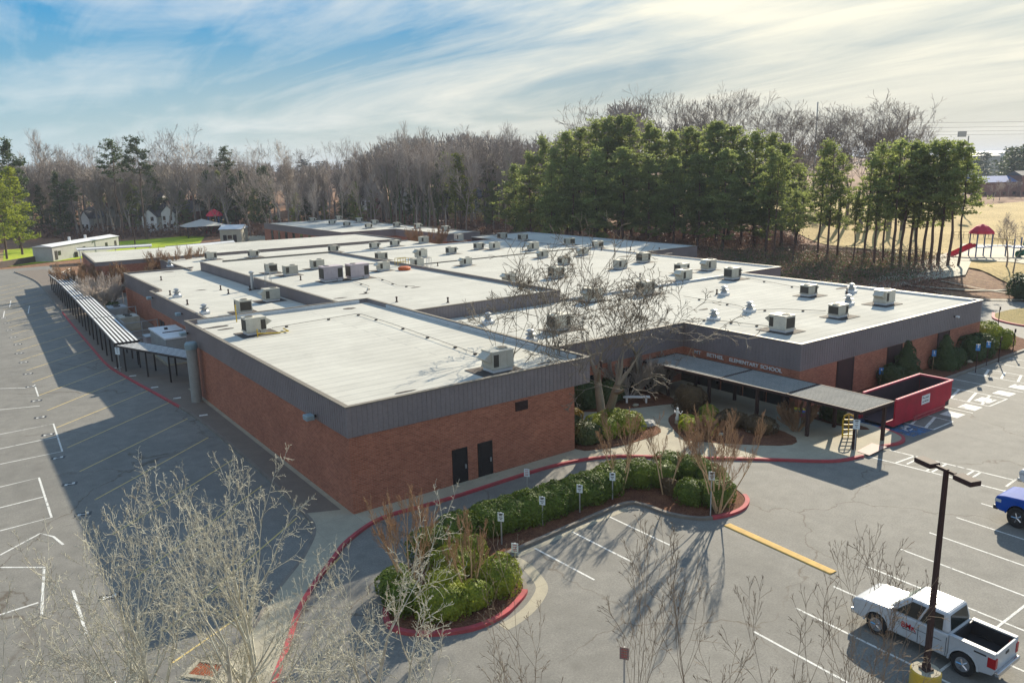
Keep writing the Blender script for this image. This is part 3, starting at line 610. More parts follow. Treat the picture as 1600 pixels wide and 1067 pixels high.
p, z = roof_at(412, 520); r = root('yellow_gas_line', (p[0], p[1], z), 'bright yellow gas pipe looped beside the nearest roof unit', 'gas pipe')
MB().tube([(-.9, -1.3, .0), (-.9, -1.25, .6), (-.9, -1.1, .25), (.6, -1.5, .15), (1.6, -1.2, .12), (1.7, .2, .1)], .05, 6).build('pipe', YMT, r, local=True)
p, z = roof_at(370, 503); r = root('yellow_standpipe', (p[0], p[1], z), 'thin yellow pipe standing at the parapet of the nearest roof', 'gas pipe')
MB().tube([(0, 0, 0), (0, 0, 1.5)], .05, 6).build('pipe', YMT, r, local=True)
# dunnage gas lines on small blocks
def gasline(pts, lb):
    P = [roof_at(*q) for q in pts]; z = P[0][1]; b = P[0][0]; r = root('gas_line', (b[0], b[1], z), lb, 'gas pipe', 'gas lines laid over the roofs')
    Q = [(p[0], p[1], z+.14) for p, _ in P]; MB().tube(Q, .022, 5).build('pipe', CAP, r)
    m = MB()
    for i in range(len(Q)-1):
        n = max(1, int(math.dist(Q[i], Q[i+1])/4))
        for k in range(n): t = (k+.5)/n; MB().obox((Q[i][0]*(1-t)+Q[i+1][0]*t, Q[i][1]*(1-t)+Q[i+1][1]*t, z+.05), (.24, .15, .09)).build('support_block', PAD, r)
gasline([(425, 515), (470, 507), (555, 493), (565, 493), (612, 508), (735, 552), (750, 556)], 'long gas pipe bending across the nearest roof')
gasline([(552, 441), (577, 449), (575, 457), (568, 459)], 'short gas pipe below the two large units')
gasline([(590, 435), (622, 448), (648, 449)], 'gas pipe running right from the two large units')
gasline([(1068, 465), (1118, 473), (1155, 480), (1170, 487), (1220, 485), (1290, 488)], 'gas pipe crossing the east wing roof towards its middle')
gasline([(1080, 500), (1120, 503), (1165, 508), (1200, 512)], 'gas pipe near the front edge of the east wing roof')
gasline([(1165, 435), (1225, 447), (1250, 451)], 'gas pipe near the back edge of the east wing roof')
gasline([(860, 545), (872, 538), (878, 533)], 'short hose by the front roof unit')
# stains where water ponds
q = MB(); random.seed(8)
for a, b, w, h in ((570, 459, 1.5, .5), (650, 449, 1.6, .5), (530, 466, 1.6, .5), (545, 482, 1.6, .6), (337, 511, 2.6, .6), (315, 453, 1.5, .4), (632, 612, 1.6, .22), (850, 567, 1.5, .22), (1100, 483, 1.5, .4), (690, 350, 2, .5), (1316, 450, 2.5, .6), (1045, 396, 2, .5), (262, 425, 2, .5), (408, 393, 1.8, .6), (1150, 405, 2., .5), (352, 514, 1.4, .4)):
    p, z = roof_at(a, b); P = [(p[0]+w*.5*math.cos(t*.7)*random.uniform(.6, 1.2), p[1]+h*.6*math.sin(t*.7)*random.uniform(.6, 1.3)) for t in range(9)]; q.sheet(P, z+.006)
st(q.build('roof_stains', PAD))

# ------------------------------------------------------------------ covered walks
def canopy(name, label, quads, nr, posts, z=2.75, col=BLK, rib=None, pw=.065, rw=.6):
    c0 = quads[0][0]; r = root(name, (c0[0], c0[1], .14), label, 'canopy')
    for (a, b, c, d) in quads:      # a-b one end (left, right), d-c the other end
        a, b, c, d = [np.array(q, float) for q in (a, b, c, d)]
        MB().prism([tuple(a), tuple(b), tuple(c), tuple(d)], z-.06, z).build('deck', pm('canopy_deck', (.035, .03, .028), (.02, .018, .017), 2., .95, spec=.03), r)
        m = MB()
        for i in range(nr):
            t0, t1 = (i+.5-rw/2)/nr, (i+.5+rw/2)/nr
            m.prism([tuple(a*(1-t0)+b*t0), tuple(a*(1-t1)+b*t1), tuple(d*(1-t1)+c*t1), tuple(d*(1-t0)+c*t0)], z-.01, z+.008)
        m.build('roof_rib', rib or WHT, r)
        e = MB()
        for p, q in ((a, d), (b, c)): e.ribbon([tuple(p), tuple(q)], .1, z-.16, z+.03)
        for p, q in ((a, b), (d, c)): e.ribbon([tuple(p), tuple(q)], .1, z-.16, z+.035)
        e.build('edge_beam', col, r)
    for x, y in posts:
        MB().box(x-pw, y-pw, .14, x+pw, y+pw, z-.05).build('post', col, r)
    return r
ribm = pm('canopy_rib', (.40, .39, .355), (.28, .28, .265), 1.2, .9, spec=.04)
ribw = pm('walk_rib', (.74, .74, .72), (.60, .60, .58), 1.2, .5)
Q = []; ys = [113.5, 96, 79, 61.5, 44.6]; lx = [-1.9, -2.1, -2.6, -3.2, -3.8]; rx = [.5, .1, -.4, -1., -1.6]
for i in range(4): Q.append(((lx[i], ys[i]), (rx[i], ys[i]), (rx[i+1], ys[i+1]+.06), (lx[i+1], ys[i+1]+.06)))
po = []
for i in range(21):
    y = 112.8-i*3.36; t = (113.5-y)/68.9; po += [(-1.75-1.95*t, y)]
    if i > 12 or i % 2 == 0: po += [(.3-2.1*t, y)]
w = canopy('side_covered_walk', 'long covered walk with dark and pale striped roof following the left kerb', Q, 6, po, 2.75, BLK, ribw, rw=.52)
po = px((306, 607), (298, 600), (268, 600), (256, 588), (234, 590), (226, 577), (215, 571)); po = [(.2, 33.3), (1.1, 35.6), (-.9, 36.3), (.1, 38.4), (-2.1, 39.8), (-1., 41.8), (-3.3, 43.5), (-1.9, 44.2)]
canopy('linking_covered_walk', 'short striped covered walk slanting to the near building', [((-3.8, 44.5), (-1.6, 44.5), (2., 34.8), (.6, 32.9))], 7, po, 2.6, BLK, ribw, rw=.45)
po = [(29.55, y) for y in (-11.4, -8, -3.9, .45, 4.6)]+[(32.6, y) for y in (-11.6, -8.1, -3.9, .45, 4.4)]
Q = [((29.3, -11.85), (33.0, -11.95), (33.0, -6.5), (29.25, -6.5)), ((29.25, -6.43), (33., -6.43), (32.9, -.9), (29.0, -.9)), ((29., -.83), (32.9, -.83), (32.7, 6.6), (28.7, 6.6))]
canopy('entrance_canopy', 'flat entrance canopy with fine pale ribs on dark bronze posts', Q, 16, po, 2.8, BRZ, ribm, pw=.1, rw=.55)
# far white walk roofs behind the classroom strip
canopy('rear_covered_walk', 'white ribbed walk roof showing above the classroom strip at left', [tuple(tuple(at(*q, 3.)[:2]) for q in ((121, 391), (119, 387.5), (236, 381), (237, 384.5)))], 1, [tuple(at(*q, 3.)[:2]) for q in ((124, 391), (180, 387.5), (234, 384.5))], 3., WHT, WHT)
canopy('trailer_walk_roof', 'pale walk roof beyond the strip, beside the portable classroom', [tuple(tuple(at(*q, 3.)[:2]) for q in ((262, 389), (258, 385), (364, 375.5), (367, 379)))], 1, [tuple(at(*q, 3.)[:2]) for q in ((266, 388.5), (360, 379))], 3., WHT, WHT)

# ------------------------------------------------------------------ kitchen yard
r = root('cold_store', (.3, 43.6, .14), 'pale grey box shaped cold store beside the striped walk', 'cold store'); 
MB().box(.5, 43.2, .14, 3.05, 50.2, 2.7).build('wall', pm('cold_store_wall', (.33, .34, .33), (.24, .25, .25), 1.2), r); MB().box(.4, 43.1, 2.7, 3.1, 50.3, 2.86).build('roof', WHT, r)
MB().box(.9, 46.2, 2.86, 2.9, 46.35, 2.93).build('roof_seam', BRZ, r); MB().box(1.5, 48, 2.86, 1.8, 48.3, 3.05).build('vent', BLK, r); MB().box(.3, 43., .14, 3.2, 50.4, .26).build('base', CONC, r)
r = root('transformer_box', (.2, 52.6, .14), 'small grey cabinet beside the cold store', 'cabinet'); MB().box(.3, 51.6, .14, 1.7, 53.2, 1.6).build('body', UNP, r, bevel=.03); MB().box(.25, 51.5, 1.6, 1.75, 53.3, 1.7).build('lid', GAL, r)
for i, (x, y, lb) in enumerate(((1.3, 66.5, 'pale condensing machine with fans in the fenced kitchen yard'), (1.6, 75.5, 'blue-grey machine at the back of the fenced yard'))):
    r = root('yard_machine', (x, y, .14), lb, 'machine')
    c = MB().obox((0, 0, .95), (2.2, 2.6, 1.5)); c.build('cabinet', UNI if i == 0 else GAL, r, local=True, bevel=.04)
    g = MB()
    for s in (-1, 1): g.cyl(0, s*.65, 1.7, 1.8, .42, n=14)
    g.obox((-1.11, 0, .95), (.03, 2.2, 1.1)); g.build('coil', UND, r, local=True); MB().obox((0, 0, .1), (2.4, 2.8, .2)).build('base', CONC, r, local=True)
def railing(name, label, pts, h, mat, gap=2., rails=(.5, 1.), cat='fence', zz=.14, rr=.035):
    r = root(name, (pts[0][0], pts[0][1], zz), label, cat)
    for i in range(len(pts)-1):
        a, b = np.array(pts[i][:2], float), np.array(pts[i+1][:2], float); n = max(1, round(np.hypot(*(b-a))/gap)); p = MB()
        for k in range(n+1 if i == len(pts)-2 else n):
            q = a+(b-a)*k/n; g = float(hgt(*q)) if zz != .14 else 0; p.tube([(q[0], q[1], zz+g), (q[0], q[1], zz+h+g)], rr*1.3, 5)
        p.build('post', mat, r); p = MB()
        for f in rails: p.tube([(a[0], a[1], zz+h*f+(float(hgt(*a)) if zz != .14 else 0)), (b[0], b[1], zz+h*f+(float(hgt(*b)) if zz != .14 else 0))], rr, 5)
        p.build('rail', mat, r)
    return r
railing('yard_fence', 'grey pipe fence round the kitchen yard machines', [(-.4, 59), (-.2, 85), (4.2, 85.5)], 2.1, GAL, 3.2, (.45, .98), rr=.05)
railing('yard_divider', 'inner grey pipe fence between the two yard machines', [(-.3, 70.5), (3.1, 70.8)], 2.1, GAL, 1.6, (.1, .5, .98), rr=.05)
railing('yard_gate', 'grey pipe gate in front of the pale yard machine', [(-.4, 58.5), (3.1, 59.)], 2.1, GAL, 1.6, (.1, .5, .98), 'gate', rr=.05)
railing('rear_lot_railing', 'small pipe railing at the far end of the left lot', [(1.2, 128), (4., 136)], 1.1, GAL, 3, (.6, 1.), rr=.05)
# timber retaining wall at the back of the left lot
r = root('retaining_wall', (-22, 168, 0), 'low dark timber retaining wall below the green field at far left', 'wall')
P = [atg(-30, 424), atg(75, 406), atg(122, 402)]; MB().ribbon([tuple(p[:2]) for p in P], .5, -.2, 1.3).build('face', pm('timber_dark', (.10, .07, .055), (.06, .045, .04), 1.), r)
# garden things
r = root('garden_bench', (26.3, 4.9, .17), 'white stone bench in the shaded courtyard bed', 'bench')
MB().obox((0, 0, .45), (2.1, .42, .1), R(-40)).build('seat', WHT, r, local=True, bevel=.02)
for s in (-.75, .75): MB().obox((s*math.cos(R(-40)), s*math.sin(R(-40)), .2), (.14, .36, .4), R(-40)).build('leg', WHT, r, local=True)
r = root('garden_statue', (24.9, -.6, .17), 'pale figure like garden statue among yellow plants', 'statue'); r.scale = (.72, .72, .72)
MB().cyl(0, 0, 0, .35, .28, .22, 12).build('plinth', CONC, r, local=True)
MB().lathe(0, 0, [(.18, .35), (.22, .5), (.12, .8), (.19, 1.05), (.2, 1.2), (.07, 1.3), (.12, 1.38), (.13, 1.5), (.06, 1.6)], 12).tube([(0, .15, 1.15), (.1, .4, .95), (.2, .55, 1.15)], .05, 6).tube([(0, -.15, 1.15), (.1, -.35, 1.0), (.15, -.5, 1.3)], .05, 6).build('figure', WHT, r, smooth=True, local=True)
for i, (x, y, s, lb) in enumerate(((22.9, .4, .8, 'grey boulder at the edge of the hedge bed'), (25.6, 4.3, .35, 'pale round rock beside the white bench'), (27.3, -5., .3, 'small white rock in the brown shrub bed'), (25.3, -4.2, .28, 'pale stone below the yellow plants'), (58, -5.6, .4, 'pale rock in the bed by the far doorway'))):
    m_ = MB(); random.seed(i); 
    m_.lathe(0, 0, [(s*.7, 0), (s*.85, s*.15), (s*.7, s*.38), (s*.35, s*.5)], 9); m_.v = [(a*random.uniform(.8, 1.2), b*random.uniform(.6, 1.), c) for a, b, c in m_.v]
    o = m_.build('rock', pm('rock', (.30, .29, .27), (.2, .2, .19), 3) if i == 0 else CONC); o.location = (x, y, .15); tag(o, lb, 'rock')
r = root('climbing_frame', (31.4, -9.9, .15), 'small yellow ladder frame leaning at a canopy post', 'frame')
q = MB()
for s in (-.38, .38): q.tube([(0, s, 0), (.1, s, 1.15), (.15, s*.75, 1.45), (.16, 0, 1.58)], .06, 6)
for h in (.15, .5, .85, 1.2): q.tube([(.05, -.38, h), (.05, .38, h)], .05, 6)
q.tube([(0, 0, 0), (.12, 0, 1.5)], .04, 6); q.build('bars', YMT, r, local=True); r.rotation_euler.z = R(50)
r = root('play_mat', (33.4, -4.9, .18), 'bright rainbow coloured mat by the entrance bed', 'mat')
for i, c in enumerate(((.5, .05, .2), (.75, .3, .03), (.05, .35, .3), (.1, .12, .45), (.65, .5, .04))):
    MB().obox((-.5+.28*i, .35*((i*2) % 3-1), .06+.01*i), (.5, 1.1, .1), .4).build('panel', pm('mat_colour', c) if i == 0 else pm('mat_colour_%s' % 'abcd'[i-1], c), r, local=True, bevel=.03)
# ------------------------------------------------------------------ signs
def sign(pb, h, lb, head=(.32, .46), kind='w', post=GAL, face=None, rz=-55, zb=.12):
    x, y = at(*pb, zb)[:2]; r = root('parking_sign', (x, y, zb), lb, 'sign', 'small parking signs')
    r.rotation_euler.z = R(rz)
    MB().obox((0, 0, h/2), (.06, .05, h)).build('post', post, r, local=True)
    MB().obox((0, -.04, h-head[1]/2), (head[0], .02, head[1])).build('panel', face or SGN, r, local=True)
    q = MB()
    if kind == 'w':
        for zz, w in ((.40, .22), (.32, .16), (.2, .2), (.12, .1)): q.obox((0, -.055, h-head[1]+zz*head[1]/.46), (w, .006, .035))
        q.obox((0, -.055, h-.07), (.14, .006, .06)); q.build('printing', DOOR, r, local=True)
    elif kind == 'r':
        for zz in (.38, .28, .18, .1): q.obox((0, -.055, h-head[1]+zz), (.2, .006, .03))
        q.build('printing', RED, r, local=True)
    else:
        q.lathe(0, 0, [(.001, 0), (.001, .01)], 3); q = MB(); q.obox((0, -.055, h-.12), (.07, .006, .07)).obox((.01, -.055, h-.22), (.1, .006, .1)).obox((.03, -.055, h-.33), (.14, .006, .03)); q.build('wheelchair_symbol', WHT, r, local=True)
    return r
blue = pm('blue_sign', (.04, .20, .48), (.04, .16, .38), 3, .4)
for pb, h, lb, k in (((784, 850), 1.7, 'white parking sign beside the long hedge, nearest the crape myrtles', 'w'), ((848, 820), 1.6, 'white parking sign second along the long hedge', 'w'), ((906, 800), 1.6, 'white parking sign third along the long hedge', 'w'), ((957, 780), 1.6, 'white parking sign at the right end of the long hedge', 'w'),
                     ((824, 772), 1.55, 'white and red sign behind the hedge on the drive side', 'r'), ((1110, 806), 2.5, 'tall sign at the right end of the hedge island', 'w'), ((806, 905), 1.8, 'pink faced sign at the round tip of the island', 'r')):
    sign(pb, h, lb, kind=k)
sign((975, 1098), 2.2, 'dark post sign rising behind bare twigs at the bottom edge', kind='r', face=pm('faded_sign', (.24, .17, .16)), zb=0)
r = sign((188, 580), 2.35, 'white notice hung on the walk post at its bend', kind='w', head=(.55, .7), zb=.14)
sign((1335, 707), 2.2, 'white notice fixed on the front canopy post', kind='w', head=(.4, .62), zb=.14)
for pb, h, lb in (((1375, 605), 1.65, 'blue accessible parking sign nearest the red dumpster'), ((1408, 590), 1.75, 'blue accessible parking sign on the left of the pointed shrub'), ((1457, 578), 1.8, 'blue accessible parking sign beside the second pointed shrub'), ((1482, 576), 1.9, 'blue accessible parking sign between the pointed shrub and round bush'), ((1524, 582), 2.5, 'blue sign on a leaning dark post in front of the round dark bush'), ((1541, 571), 2.2, 'blue and white sign on a dark post before the bright bush')):
    sign(pb, h, lb, head=(.34, .55), kind='b', post=WOODP if h < 1.92 else BRZ, face=blue)
for pb, lb in (((1560, 566), 'bare dark sign post right of the bright bush'), ((1582, 552), 'thin dark sign post at the far end of the kerb'), ((1559, 513), 'dark post at the tip of the road island')):
    x, y = at(*pb)[:2]; r = root('sign_post', (x, y, 0), lb, 'post'); MB().obox((0, 0, 1.2), (.07, .07, 2.4)).build('pole', BRZ, r, local=True); MB().obox((0, -.05, 2.2), (.3, .02, .35)).build('panel', BRZ, r, local=True)
# ------------------------------------------------------------------ parking lot lamp
b = at(1447, 1045, .95); r = root('parking_lot_lamp', (b[0], b[1], 0), 'dark double headed lamp post on a yellow concrete drum beside the white pickup', 'street lamp')
MB().lathe(0, 0, [(.5, 0), (.5, .9), (.46, .95)], 28).build('base', pm('yellow_drum', (.55, .36, .03), (.42, .30, .10), 1.8, .75), r, local=True)
MB().cyl(0, 0, .951, .955, .46, n=28).build('drum_top', CONC, r, local=True)
MB().obox((0, 0, .99), (.34, .34, .07)).obox((0, 0, 1.1), (.2, .2, .2)).build('base_plate', BRZ, r, local=True)
MB().add([(-.08, -.08, 1), (.08, -.08, 1), (.08, .08, 1), (-.08, .08, 1), (-.06, -.06, 8.35), (.06, -.06, 8.35), (.06, .06, 8.35), (-.06, .06, 8.35)], [(0,3,2,1), (4,5,6,7), (0,1,5,4), (1,2,6,5), (2,3,7,6), (3,0,4,7)]).build('pole', BRZ, r, local=True)
MB().obox((.03, .1, 8.28), (.1, .9, .1)).build('arm', BRZ, r, local=True)
for s in (-1, 1):
    h = MB().obox((0, s*.82, 8.28), (.42, .72, .17)).build('lamp_head', BRZ, r, local=True, bevel=.02); MB().obox((0, s*.82, 8.185), (.34, .6, .02)).build('lens', GLS, h, local=True)
r.rotation_euler.z = R(-20)
# ------------------------------------------------------------------ open top dumpster
r = root('roll_off_dumpster', (38.9, -9.5, 0), 'open red roll-off dumpster with a white sticker by the canopy end', 'dumpster')
dred = pm('dumpster_red', (.44, .014, .035), (.22, .016, .022), .7, .65, 0, spec=.25); dark = pm('dumpster_inside', (.055, .03, .035), (.03, .02, .025), 1.5)
x0, x1, y0, y1, h = 34.6, 43.6, -10.75, -8.3, 2.05
def wallp(y, t): return MB().add([(x0+.9, y, .2), (x1-.8, y, .2), (x1-.8, y, .55), (x1, y, .75), (x1, y, h), (x0+1.1, y, h), (x0+1.1, y, .75), (x0, y, .75), (x0, y, .55)]+[(q, y+t, w) for q, w in ((x0+.9, .2), (x1-.8, .2), (x1-.8, .55), (x1, .75), (x1, h), (x0+1.1, h), (x0+1.1, .75), (x0, .75), (x0, .55))],
    [tuple(range(9)), tuple(range(17, 8, -1))]+[(i, 9+i, 9+(i+1) % 9, (i+1) % 9) for i in range(9)])
b1 = wallp(y0, .07).build('side_wall', dred, r); b2 = wallp(y1-.07, .07).build('side_wall', dred, r)
MB().box(x1-.07, y0+.07, .6, x1-.003, y1-.07, h-.003).build('end_wall', dred, r); MB().box(x0+.9, y0+.07, .2, x1-.1, y1-.07, .27).build('floor', dark, r)
MB().box(x0+.95, y0+.075, .27, x1-.1, y0+.085, h-.05).box(x0+.95, y1-.085, .27, x1-.1, y1-.075, h-.05).box(x1-.09, y0+.1, .27, x1-.08, y1-.1, h-.05).build('lining', dark, r)
t = MB().box(x0+1.1, y0-.06, h, x1+.05, y0+.1, h+.1).box(x0+1.1, y1-.1, h, x1+.05, y1+.06, h+.1).box(x1-.1, y0+.1, h, x1+.05, y1-.1, h+.1).build('top_rail', pm('worn_pink_rail', (.60, .12, .16), (.45, .05, .08), 2), r)
MB().box(x0+1.0, y0-.02, h*.0+.2, x0+1.12, y0+.09, h).box(x0+1., y1-.09, .2, x0+1.12, y1+.02, h).build('end_post', dred, r)
t = MB().box(x0+3.6, y0-.05, .28, x1-1., y0-.003, .42).box(x0+3.6, y0-.06, .06, x1-.9, y0+.03, .17); 
for q in (x0+3.8, x0+5.2, x0+6.6, x1-1.2): t.box(q, y0-.04, .16, q+.14, y0-.003, .3)
t.build('under_rail', RED, r)
t = MB()
for xx in (x0+1.4, x1-.9):
    for yy in (y0+.25, y1-.25): t.tube([(xx, yy-.12, .17), (xx, yy+.12, .17)], .16, 12)
t.build('roller', BLK, r)
s = MB().box(39.2, y0-.012, 1.05, 40.35, y0-.002, 1.72).build('sticker', WHT, r)
q = MB()
for xx, zz, w, hh in ((39.3, 1.5, .1, .12), (39.45, 1.48, .14, .06), (39.68, 1.48, .5, .07), (39.3, 1.22, .24, .06), (39.6, 1.22, .2, .08), (39.85, 1.22, .32, .07)): q.box(xx, y0-.016, zz, xx+w, y0-.012, zz+hh)
q.build('printing', DOOR, s)
# ------------------------------------------------------------------ vehicles
def prismy(mb, prof, y0, y1, k0=1., zc=.8):
    n = len(prof); V = [(p[0], y0, p[1]) for p in prof]+[(p[0], y1, p[1]) for p in prof]
    return mb.add(V, [tuple(range(n)), tuple(range(n, 2*n))[::-1]]+[(i, n+i, n+(i+1) % n, (i+1) % n) for i in range(n)])
def arch(cx, r, n=10, z=.44): return [(cx-r*math.cos(math.pi*i/n), z+r*math.sin(math.pi*i/n)) for i in range(n+1)]
def paint(name, c, rough=.25, coat=.25):
    M, t, b = nt(name); co = coords(t); n = noise(t, co, 2.5, 4)
    t.links.new(ramp(t, n, [(.3, tuple(x*.86 for x in c)), (.7, c)]), b.inputs['Base Color']); b.inputs['Roughness'].default_value = rough
    b.inputs['Coat Weight'].default_value = coat; b.inputs['Specular IOR Level'].default_value = .3*min(1, coat*4+.15); b.inputs['Coat Roughness'].default_value = .08; return M
TYRE = pm('tyre', (.020, .019, .018), rough=.85); RIM = pm('rim', (.38, .38, .40), rough=.35, metal=.6); TRIM = pm('dark_trim', (.025, .025, .027), rough=.5)
HEADL = pm('headlight', (.45, .48, .5), rough=.1, spec=.8); TAILR = pm('tail_light', (.38, .01, .015), rough=.2); CHR = pm('chrome', (.55, .55, .56), rough=.2, metal=.8)
MATT = pm('car_glass', (.018, .024, .022), rough=.12, spec=.45); GGL = pm('windshield_glass', (.05, .16, .08), (.012, .03, .022), 3.5, .08, spec=.5)
def pickup(label, col, loc, rz, scale=1., black_wheels=False, lift=0., text_on=False):
    r = root('pickup_truck', (0, 0, 0), label, 'pickup truck', 'pickup trucks on the right lot')
    z = lift
    def q(p): return [(a, b+z) for a, b in p]
    b = MB()
    prof = q([(-1.15, .42)]+arch(1.75, .52)+[(2.62, .46), (2.8, .56), (2.87, .72), (2.88, 1.06), (2.80, 1.17), (2.45, 1.24), (1.9, 1.28), (1.35, 1.31), (-1.15, 1.31)])
    prismy(b, prof, -.97, .97)
    b.build('body', col, r, bevel=.11)
    for s in (-1, 1):
        for cx in (1.75, -1.75):
            P_ = arch(cx, .52); P2 = arch(cx, .60); m_ = MB()
            for i in range(10): m_.add([(P_[i][0], s*.972, P_[i][1]+z), (P_[i+1][0], s*.972, P_[i+1][1]+z), (P2[i+1][0], s*.972, P2[i+1][1]+z), (P2[i][0], s*.972, P2[i][1]+z), (P_[i][0], s*1.0, P_[i][1]+z), (P_[i+1][0], s*1.0, P_[i+1][1]+z), (P2[i+1][0], s*.99, P2[i+1][1]+z), (P2[i][0], s*.99, P2[i][1]+z)], [(4,5,6,7), (3,2,6,7), (0,1,5,4)])
            m_.build('wheel_arch', col, r)
        b = MB(); prof = q([(-2.86, .62), (-2.8, .52)]+arch(-1.75, .52)+[(-1.17, .42), (-1.17, 1.32), (-2.86, 1.32)])
        prismy(b, prof, s*.97-(.1 if s > 0 else 0), s*.97+(0 if s > 0 else .1)); o = b.build('bed_side', col, r, bevel=.03)
        MB().box(-2.84, s*.87-.08 if s > 0 else -.99, 1.315+z, -1.19, .99 if s > 0 else -.87+.08, 1.35+z).build('bed_rail', col, r)
    t = MB().box(-2.87, -.87, .6+z, -2.78, .87, 1.32+z).build('tailgate', col, r, bevel=.02)
    MB().box(-2.89, -.12, 1.08+z, -2.87, .12, 1.18+z).build('handle', TRIM, t)
    MB().box(-2.78, -.87, .74+z, -1.19, .87, .79+z).box(-1.22, -.87, .79+z, -1.17, .87, 1.26+z).box(-2.78, .80, .79+z, -1.23, .865, 1.25+z).box(-2.78, -.865, .79+z, -1.23, -.80, 1.25+z).build('bed_liner', TRIM, r)
    MB().box(-2.7, -.66, .36+z, 2.6, .66, .74+z).build('chassis', TRIM, r)
    # greenhouse
    B0 = [(1.40, .93), (-1.13, .93), (-1.13, -.93), (1.40, -.93)]; T0 = [(.62, .74), (-.98, .76), (-.98, -.76), (.62, -.74)]
    zb, zt = 1.30+z, 2.0+z; V = [(a, b_, zb) for a, b_ in B0]+[(a, b_, zt) for a, b_ in T0]
    cab = MB().add(V, [(0,3,2,1), (4,5,6,7), (0,1,5,4), (1,2,6,5), (2,3,7,6), (3,0,4,7)]).build('cab', col, r, bevel=.1)
    def pan(i, j, u0, u1, v0, v1, m, name, sk=0., off=.012):
        a, b_, c, d = [Vector(V[k]) for k in (i, j, j+4, i+4)]; n_ = (b_-a).cross(d-a).normalized()
        def P(u, v): return (a*(1-u)+b_*u)*(1-v)+(d*(1-u)+c*u)*v+n_*off
        p = [P(u0, v0), P(u1, v0), P(u1, v1), P(u0+sk, v1)]; p2 = [x-n_*.03 for x in p]
        MB().add([tuple(x) for x in p+p2], [(0,1,2,3), (0,4,5,1), (1,5,6,2), (2,6,7,3), (3,7,4,0)]).build(name, m, cab)
    pan(3, 0, .07, .93, .07, .93, GGL, 'windshield'); pan(1, 2, .1, .9, .12, .86, MATT, 'rear_window')
    for i, j in ((0, 1),): pan(i, j, .12, .50, .08, .86, MATT, 'side_window', .06); pan(i, j, .54, .90, .08, .86, MATT, 'side_window')
    pan(2, 3, .10, .46, .08, .86, MATT, 'side_window'); pan(2, 3, .50, .86, .08, .86, MATT, 'side_window')
    rr = MB()
    for y in (-.4, -.13, .13, .4): rr.box(-.7, y-.02, 1.995+z, .35, y+.02, 2.02+z)
    rr.build('roof_rib', col, cab)
    d = MB()
    for s in (-1, 1):
        for x in (1.06, .02, -1.08): d.box(x-.008, s*.975-.006, .5+z, x+.008, s*.975+.006, 1.2+z)
        d.box(-.9, s*.975-.006, .98+z, 1.1, s*.975+.006, .992+z)
    d.build('door_gap', TRIM, r)
    for s in (-1, 1):
        for x in (.12, -.78): MB().box(x, s*.98-.02, 1.03+z, x+.18, s*.98+.02, 1.08+z).build('door_handle', col if not black_wheels else TRIM, r)
        m_ = MB().box(1.02, s*1.13-.12, 1.30+z, 1.15, s*1.13+.1, 1.53+z).build('side_mirror', col, r, bevel=.03)
        MB().box(2.55, s*.72-.22, .86+z, 2.885, s*.72+.255, 1.05+z).build('headlight', HEADL, r, bevel=.03)
        MB().box(-2.90, s*.88-.09, .78+z, -2.6, s*.88+.105, 1.16+z).build('tail_light', TAILR, r, bevel=.02)
        for x in (1.75, -1.75):
            rad = .45 if not black_wheels else .50
            w = MB().tube([(x, s*.74, rad), (x, s*.98, rad)], rad, 26).build('tyre', TYRE, r, bevel=.04)
            k = MB().tube([(x, s*.96, rad), (x, s*.992, rad)], rad*.60, 20).build('rim', RIM if not black_wheels else TRIM, w)
            sp = MB()
            for a in range(5):
                an = a*2*math.pi/5; sp.tube([(x, s*.995, rad), (x+rad*.5*math.cos(an), s*.998, rad+rad*.5*math.sin(an))], .035, 4)
            sp.build('spoke', CHR, w)
            f = MB().tube([(x+rad*.4, s*.5, rad), (x-rad*.4, s*.5, rad)], .3, 8); f.build('wheel_well', TRIM, r)
    MB().box(2.72, -.9, .44+z, 2.97, .9, .64+z).build('front_bumper', CHR if not black_wheels else TRIM, r, bevel=.04)
    MB().box(2.84, -.52, .68+z, 2.90, .52, 1.02+z).build('grille', TRIM, r, bevel=.02)
    MB().box(-3.02, -.92, .5+z, -2.84, .92, .68+z).build('rear_bumper', CHR, r, bevel=.04)
    if text_on:
        text('BMK', .31, (.72, .982, .86), (R(90), 0, R(180)), pm('red_letter', (.45, .01, .02)), r, .004, 'lettering')
        MB().box(.08, .975, .79, .66, .982, .83).build('small_print', pm('grey_letter', (.16, .16, .17)), r)
        MB().box(-2.55, .972, 1.13, -2.1, .978, 1.19).build('badge', TRIM, r)
    for o in list(r.children): pass
    r.location = loc; r.rotation_euler.z = rz; r.scale = (scale*.93, scale*.95, scale*1.02); return r
pickup('white crew cab pickup with red letters on its door, parked behind the lamp post', paint('white_car_paint', (.45, .465, .48)), (12.45, -24.75, 0), R(90), text_on=True)
pickup('glossy blue lifted pickup with black wheels cut off by the right edge', paint('blue_car_paint', (.012, .065, .32), .6, 0.), (26.7, -24.15, 0), R(90), 1.04, True, .16)
pickup('white pickup whose nose shows just beyond the blue pickup', paint('white_car_paint_b', (.66, .67, .68)), (31.9, -23.1, 0), R(90))

